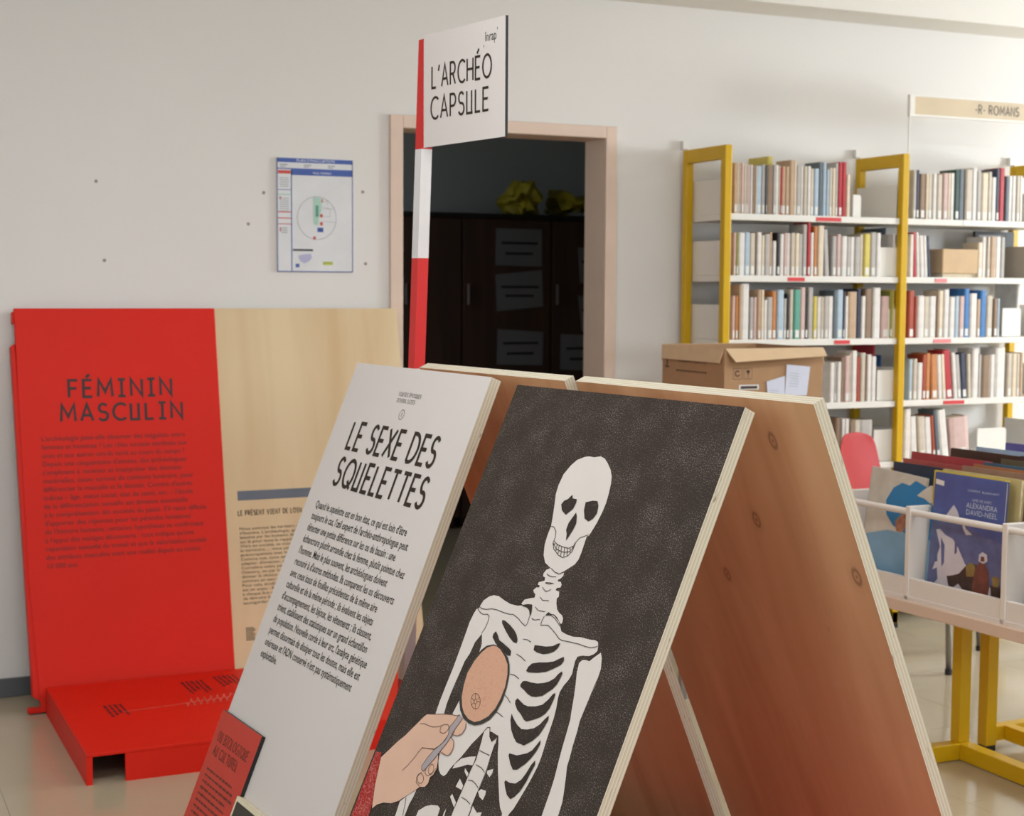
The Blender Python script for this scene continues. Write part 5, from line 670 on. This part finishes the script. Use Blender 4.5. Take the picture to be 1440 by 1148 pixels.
# ------------------------------------------------------------------ red chair
CO = Vector((3.765, 4.358, 0)); ex = Vector((.826, .564, 0)).normalized(); ey = Vector((-.564, .826, 0)).normalized()
CM = Matrix((ex, ey, Vector((0, 0, 1)))).transposed().to_4x4(); CM.translation = CO
CH = thing('chair', CO, 'red plastic shell chair with grey metal legs beside the bookcase', 'chair')
M_redc = mat('red plastic shell', (168, 22, 26), .5, spec=.25)
def shell():
    mb = MB(); rows = []
    prof = [(-.02, .435), (.06, .44), (.2, .43), (.33, .43), (.39, .455), (.415, .52), (.43, .62), (.45, .72), (.465, .80), (.472, .845)]
    n = 12
    for i, (y, z) in enumerate(prof):
        back = i >= 5; f_ = 1.0
        if i == len(prof)-1: f_ = .74
        elif i == len(prof)-2: f_ = .95
        elif i == 0: f_ = .92
        hw = .225*f_; row_ = []
        for k in range(n+1):
            s_ = -1+2*k/n; curve = .03*s_*s_
            row_.append((.22+hw*s_, y-(curve if back else 0), z+(curve*.6 if not back else 0)-(.02*abs(s_)**3 if i == len(prof)-1 else 0)))
        rows.append(row_)
    for r_2 in rows: mb.v += r_2
    for i in range(len(rows)-1):
        for k in range(n): a = i*(n+1)+k; mb.f.append((a, a+1, a+n+2, a+n+1)); mb.m.append(0)
    return mb
o = shell().build('shell', M_redc, CH, CM, smooth=True)
sm = o.modifiers.new('solid', 'SOLIDIFY'); sm.thickness = .006; o.modifiers.new('sub', 'SUBSURF').levels = 1; o.modifiers['sub'].render_levels = 2
for x, y in ((0, 0), (.44, 0), (0, .44), (.44, .44)):
    l = MB().tube([(x, y, .002), (x+(.03 if x == 0 else -.03), y+(.02 if y == 0 else -.03), .415), (x+(.05 if x == 0 else -.05), y+(.05 if y == 0 else -.06), .428)], .011, 10).build('leg', M_chrome, CH, CM, smooth=True)
    MB().tube([(x, y, 0), (x+.001, y+.001, .02)], .0135, 10).build('leg_cap', M_black, l, CM)
MB().tube([(.05, .05, .425), (.39, .05, .425)], .009).tube([(.05, .38, .425), (.39, .38, .425)], .009).build('seat_rail', M_chrome, CH, CM)

# ------------------------------------------------------------------ table with the big carton
TB = thing('table', (2.95, 4.65, 0), 'pale table behind the wooden stands, under the big carton', 'table')
MB().box(2.66, 3.22, 4.42, 5.0, .72, .745).build('tabletop', M_laminate, TB, I4, bevel=.004)
for x, y in ((2.70, 4.46), (3.18, 4.46), (2.70, 4.96), (3.18, 4.96)): MB().tube([(x, y, 0), (x, y, .72)], .016).build('leg', M_chrome, TB, I4)
CX = thing('carton', (3.03, 4.65, .745), 'large open brown cardboard carton with loose flaps and papers stuck on it', 'box')
c0, c1, d0, d1, e0, e1 = 2.84, 3.245, 4.45, 4.865, .7455, 1.197
M_cardd = mat('cardboard brown side', (168, 128, 92), .85, var=.05, scale=20)
bd = MB().box(c0, c1, d0, d0+.005, e0, e1).box(c0, c1, d1-.005, d1, e0, e1).box(c0, c0+.005, d0+.005, d1-.005, e0, e1).box(c1-.005, c1, d0+.005, d1-.005, e0, e1).box(c0, c1, d0, d1, e0, e0+.005).build('carton_body', M_card, CX, I4)
def flap(pts, name='flap'):
    mb = MB(); a = [Vector(p) for p in pts]; n = (a[1]-a[0]).cross(a[3]-a[0]).normalized()*.004
    mb.v = [tuple(p) for p in a]+[tuple(p+n) for p in a]; mb.f = [(0, 1, 2, 3), (7, 6, 5, 4), (0, 1, 5, 4), (1, 2, 6, 5), (2, 3, 7, 6), (3, 0, 4, 7)]; mb.m = [0]*6
    mb.build(name, M_card_in, CX, I4)
flap([(c0+.004, d0-.001, e1), (c1, d0-.001, e1), (c1-.006, d0-.035, e1-.028), (c0+.024, d0-.035, e1-.044)])
flap([(c0-.001, d1, e1), (c0-.001, d0+.004, e1), (c0-.010, d0+.02, e1-.05), (c0-.010, d1-.01, e1-.05)])
flap([(c0, d1+.001, e1), (c1, d1+.001, e1), (c1-.01, d1+.02, e1-.06), (c0+.01, d1+.02, e1-.06)])
flap([(c1+.001, d0+.004, e1), (c1+.001, d1, e1), (c1+.03, d1-.02, e1-.06), (c1+.03, d0+.03, e1-.06)])
CF = frame((1, 0, 0), (0, 0, -1), (c0, d0, 1.180))            # right face, y down
M_mark = mat('carton print', (70, 48, 36), .8)
mb = MB()
for x in (.036, .078):
    mb.ribbon([(x, .052), (x+.034, .052), (x+.034, .088), (x, .088), (x, .052)], .0012, -.0006)
mb.ribbon(arc(.053, .069, .009, .009, 20, 320, 10), .004, -.0006); mb.prism([(.088, .058), (.104, .058), (.1, .068), (.096, .071), (.092, .068)], -.0008, -.0005); mb.ribbon([(.096, .07), (.096, .082)], .002, -.0006)
mb.build('print_mark', M_mark, CX, CF, fix=False)
mb = MB().box(.06, .14, .108, .125, -.0008, -.0003).build('print_label', M_plan, CX, CF)
MB().quad((.066, .112, -.001), (.134, .112, -.001), (.134, .122, -.001), (.066, .122, -.001)).build('print_mark', M_mark, CX, CF, fix=False)
CL = frame((0, -1, 0), (0, 0, -1), (c0, d1, 1.185))
mb = MB(); rnd = random.Random(5)
for k in range(16): x = .11+k*.012; mb.ribbon([(x, .044+rnd.uniform(-.005, .004)), (x+.006, .030+rnd.uniform(-.004, .004)), (x+.009, .046)], .0025, -.0006)
for k in range(13): mb.ribbon([(.10+k*.016, .076), (.110+k*.016, .077)], .006, -.0006)
mb.ribbon([(.02, .036), (.05, .036)], .005, -.0006); mb.ribbon([(.02, .066), (.05, .066)], .005, -.0006); mb.ribbon([(.035, .04), (.035, .062)], .008, -.0006)
mb.build('print_mark', M_mark, CX, CL, fix=False)
M_note = mat('bluish white note', (206, 208, 222), .7)
def note(pts, lab):
    mb = MB(); mb.prism(pts, -.004, -.003); o = mb.build('paper_note', M_note, None, CF); tag(o, lab, 'paper', 'papers stuck on the carton')
    x0, y0 = pts[0]
    m2 = MB()
    for k in range(6): m2.ribbon([(x0+.012, y0+.03+k*.009), (x0+.05, y0+.034+k*.009)], .0012, -.0045)
    m2.build('print_line', MATS['plan grey'], o, CF, fix=False)
note([(.252, .040), (.350, .050), (.338, .150), (.246, .150)], 'tall white note taped to the front face of the carton')
note([(.170, .098), (.245, .080), (.245, .150), (.175, .150)], 'smaller printed note taped to the carton, left of the tall note')

# ------------------------------------------------------------------ album browser on yellow legs
e1v = Vector((.0674, -.9977, 0)); e2v = Vector((.9977, .0674, 0))
BO = Vector((2.892, 3.54, 0))
BMx = Matrix((e1v, e2v, Vector((0, 0, 1)))).transposed().to_4x4(); BMx.translation = BO      # x along front (towards camera), y back, z up (mirrored frame)
BB = thing('book_browser', BO, 'white compartment bin for comic albums on a yellow steel frame', 'book bin')
zb = .50; DEP = .62
MB().box(-.41, 1.2, -.012, DEP+.02, zb-.035, zb).build('table_board', M_laminate, BB, BMx, bevel=.003)
MB().box(-.38, 1.13, .0, DEP, zb, zb+.012).build('bin_floor', M_whitep, BB, BMx)
for k in range(-1, 4):
    x = .37*k
    MB().prism([(-.0, zb), (DEP, zb), (DEP, .765), (.0, .775)], x-.009, x+.009).build('divider', M_whitep, BB, BMx @ Matrix(((0, 0, 1, 0), (1, 0, 0, 0), (0, 1, 0, 0), (0, 0, 0, 1))), bevel=.002)
for k in range(-1, 3):
    x0, x1 = .37*k+.009, .37*(k+1)-.009
    MB().box(x0, x1, .004, .018, zb, zb+.066).build('front_lip', M_whitep, BB, BMx, bevel=.002)
    MB().tube([(x0, .012, .7575), (x1, .012, .7575)], .0095, 12).build('rod', M_whitep, BB, BMx, smooth=False)
MB().box(-.379, 1.119, DEP, DEP+.012, zb, .76).build('back_board', M_whitep, BB, BMx)
fs = MB().box(3.103, 3.143, 3.537, 3.577, .05, zb-.036).build('post', M_yellow, BB, I4, bevel=.002)
fs = MB().box(3.228, 3.268, 3.560, 3.600, .018, zb-.036).build('post', M_yellow, BB, I4, bevel=.002)
MB().box(3.23, 3.266, 3.562, 3.598, 0, .018).build('foot', M_black, fs, I4)
fs = MB().box(3.103, 3.143, 2.40, 2.44, .05, zb-.036).build('post', M_yellow, BB, I4, bevel=.002)
fs = MB().box(3.228, 3.268, 2.42, 2.46, .018, zb-.036).build('post', M_yellow, BB, I4, bevel=.002)
MB().box(3.23, 3.266, 2.422, 2.458, 0, .018).build('foot', M_black, fs, I4)
MB().box(2.9, 3.143, 3.530, 3.574, .002, .05).build('foot_bar', M_yellow, BB, I4, bevel=.002)
MB().box(3.100, 3.146, 2.40, 3.530, .002, .05).build('floor_beam', M_yellow, BB, I4, bevel=.002)
MB().box(3.268, 4.0, 3.562, 3.598, .03, .075).build('floor_beam', M_yellow, BB, I4, bevel=.002)
MB().box(3.30, 3.34, 2.44, 3.562, .03, .075).build('floor_beam', M_yellow, BB, I4, bevel=.002)
# albums standing in the bins: cover boards, page block, spine to the left
def album(x0, w_, y, h_, lean, th, ca, cpage, label, art=None, roll=0, cover_label=None, group='comic albums in the white bins'):
    """y = distance of the cover from the bin front at the foot; lean backwards in degrees"""
    M = BMx @ trans(x0, y, zb+.0125) @ Matrix.Rotation(math.radians(-lean), 4, 'X') @ Matrix.Rotation(math.radians(roll), 4, 'Y')
    o = MB().box(0, w_, 0, .0018, 0, h_).box(0, w_, th-.0018, th, 0, h_).box(0, .0018, 0, th, 0, h_).build('album', ca, None, M)
    tag(o, label, 'book', group)
    MB().box(.002, w_-.004, .0018, th-.0018, .003, h_-.004).build('page_block', cpage, o, M)
    if art: art(o, M)
    return o
def cov(name, rgb): return mat('album '+name, rgb, .3, var=.12, scale=14)
def art_blue(o, M):
    A = M @ Matrix(((1, 0, 0, 0), (0, 0, 1, 0), (0, 1, 0, 0), (0, 0, 0, 1)))      # x right, y up on the cover, z -> depth
    W = .292; H_ = .36
    def pg(nm, pts, c, z): 
        mb = MB(); me = bpy.data.meshes.new(nm); b = bmesh.new(); vs = [b.verts.new((x*W, y*H_, z)) for x, y in pts]
        es = [b.edges.new((vs[k], vs[(k+1) % len(vs)])) for k in range(len(vs))]; bmesh.ops.triangle_fill(b, edges=es, normal=(0, 0, -1)); b.to_mesh(me); b.free(); me.materials.append(c)
        q = bpy.data.objects.new(nm, me); COL.objects.link(q); place(q, o, A)
    Wt = mat('album snow', (206, 200, 206), .35, var=.05, scale=20); Sl = mat('album slate blue', (92, 98, 140), .35, var=.2, scale=25); Dk = mat('album dark brown', (66, 48, 42), .4, var=.3, scale=60); Tn = mat('album ochre', (140, 118, 62), .4, var=.2, scale=40); Rb = mat('album red brown', (118, 66, 54), .4, var=.2, scale=40)
    pg('mountain_print', [(0, .60), (.08, .62), (.16, .66), (.24, .73), (.28, .77), (.33, .73), (.38, .66), (.46, .63), (.56, .60), (.7, .56), (.86, .55), (1, .50), (1, 0), (0, 0)], Sl, -.0004)
    pg('snow_print', [(0, .03), (.05, .20), (.14, .42), (.07, .55), (.12, .56), (.2, .52), (.3, .50), (.38, .44), (.48, .33), (.56, .28), (.72, .20), (1, .16), (1, 0), (0, 0)], Wt, -.0007)
    pg('peak_print', [(.17, .66), (.24, .73), (.28, .77), (.33, .73), (.37, .67), (.32, .65), (.28, .68), (.22, .64)], Wt, -.0007)
    pg('peak_print', [(.40, .68), (.46, .60), (.55, .56), (.47, .55), (.42, .60)], Wt, -.0007)
    pg('rock_print', [(.14, .50), (.20, .44), (.21, .30), (.18, .26), (.16, .38)], Sl, -.0009)
    pg('rock_print', [(.33, .50), (.36, .50), (.37, .40), (.34, .38)], Sl, -.0009)
    pg('rock_print', [(.0, .48), (.10, .42), (.12, .30), (.05, .28), (.0, .33)], Sl, -.0009)
    pg('rock_print', [(.0, .20), (.12, .25), (.14, .16), (.03, .06), (.0, .06)], Sl, -.0009)
    pg('yak_print', [(.26, .20), (.34, .215), (.42, .24), (.50, .31), (.60, .34), (.68, .33), (.70, .2), (.66, .05), (.58, .03), (.56, .10), (.48, .12), (.42, .16), (.34, .11), (.29, .13)], Dk, -.0011)
    pg('pack_print', [(.50, .30), (.55, .345), (.62, .33), (.62, .24), (.52, .23)], Tn, -.0013)
    pg('figure_print', [(.62, .01), (.60, .16), (.62, .30), (.67, .36), (.74, .36), (.80, .30), (.82, .18), (.79, .02), (.7, .0)], Rb, -.0014)
    pg('face_print', [(.66, .37), (.66, .42), (.70, .445), (.76, .43), (.77, .38), (.72, .355)], Wt, -.0014)
    pg('face_print', [(.685, .37), (.685, .41), (.73, .41), (.735, .375)], Rb, -.0016)
    pg('pack_print', [(.84, .26), (.89, .285), (.94, .26), (.93, .2), (.86, .2)], Tn, -.0013)
    pg('yak_print', [(.83, .2), (.93, .22), (.98, .18), (.97, .06), (.86, .07)], Dk, -.0012)
    pg('yak_print', [(1, .26), (.97, .24), (.94, .12), (.96, .05), (1, .05)], Dk, -.0012)
    pg('sticker', [(.015, .955), (.13, .945), (.13, .905), (.015, .915)], mat('white sticker', (226, 222, 216), .5), -.001)
    TMx = M @ Matrix(((1, 0, 0, 0), (0, 0, 1, 0), (0, -1, 0, H_), (0, 0, 0, 1)))
    Wl = mat('pale blue lettering', (196, 204, 222), .4)
    text_block('cover_title', [('ALEXANDRA', .130, .084, .0215, .116), ('DAVID-NEEL', .130, .1035, .0215, .116), ('UNE VIE AVEC', .150, .064, .0105, .072)], Wl, o, TMx, z=-.0011)
    text_block('cover_text', [('CAMPOY  BLANCHOT', .130, .038, .0085, .118)], Wl, o, TMx, z=-.0011)
def art_white(o, M):
    rx = lambda pts: [(max(.02, min(1, x*1.45-.45)), y) for x, y in pts]
    A = M @ Matrix(((1, 0, 0, 0), (0, 0, 1, 0), (0, 1, 0, 0), (0, 0, 0, 1))); W = .29; H_ = .35
    def pg(nm, pts, c, z):
        me = bpy.data.meshes.new(nm); b = bmesh.new(); vs = [b.verts.new((x*W, y*H_, z)) for x, y in pts]
        es = [b.edges.new((vs[k], vs[(k+1) % len(vs)])) for k in range(len(vs))]; bmesh.ops.triangle_fill(b, edges=es, normal=(0, 0, -1)); b.to_mesh(me); b.free(); me.materials.append(c)
        q = bpy.data.objects.new(nm, me); COL.objects.link(q); place(q, o, A)
    Bl = mat('album bright blue', (38, 128, 184), .35, var=.06, scale=8); Lb = mat('album pale blue', (128, 172, 202), .35, var=.1, scale=9); Cr = mat('album cloud cream', (206, 200, 186), .35, var=.08, scale=30); Sk = mat('album small figure', (170, 120, 96), .4, var=.3, scale=60)
    pg('sky_print', [(0, 0), (1, 0), (1, .52), (.7, .50), (.35, .49), (.0, .40)], Lb, -.0004)
    pg('sky_print', rx([(.52, .62), (.60, .54), (.72, .50), (1.0, .50), (1, .90), (.88, .93), (.78, .96), (.66, .93), (.56, .86), (.50, .74)]), Bl, -.0006)
    pg('cloud_print', rx([(.80, .84), (.86, .90), (.92, .95), (1, .96), (1, .86), (.94, .80), (.88, .83)]), Cr, -.0008)
    pg('cloud_print', rx([(.55, .93), (.66, .98), (.78, .97), (.72, .91), (.62, .92)]), Cr, -.0008)
    pg('figure_print', rx([(.62, .58), (.68, .66), (.76, .655), (.82, .60), (.74, .57), (.70, .50), (.64, .50)]), Sk, -.0009)
    pg('bird_print', [(.78, .36), (.86, .38), (.93, .34), (.86, .35)], mat('white sticker', (226, 222, 216), .5), -.0008)
    pg('bird_print', [(.76, .28), (.84, .25), (.92, .28), (.84, .23)], mat('white sticker', (226, 222, 216), .5), -.0008)
    pg('bird_print', [(.80, .16), (.88, .19), (.97, .15), (.88, .14)], mat('white sticker', (226, 222, 216), .5), -.0008)
for q in ALBUMS:
    art = {'blue': art_blue, 'white': art_white}.get(q.get('art'))
    album(q['x'], q['w'], q['y'], q['h'], q['lean'], q['t'], cov(*q['c']), mat('album pages '+q['pg'][0], q['pg'][1], .85, var=.15, scale=70), q['lab'], art, q.get('roll', 0))
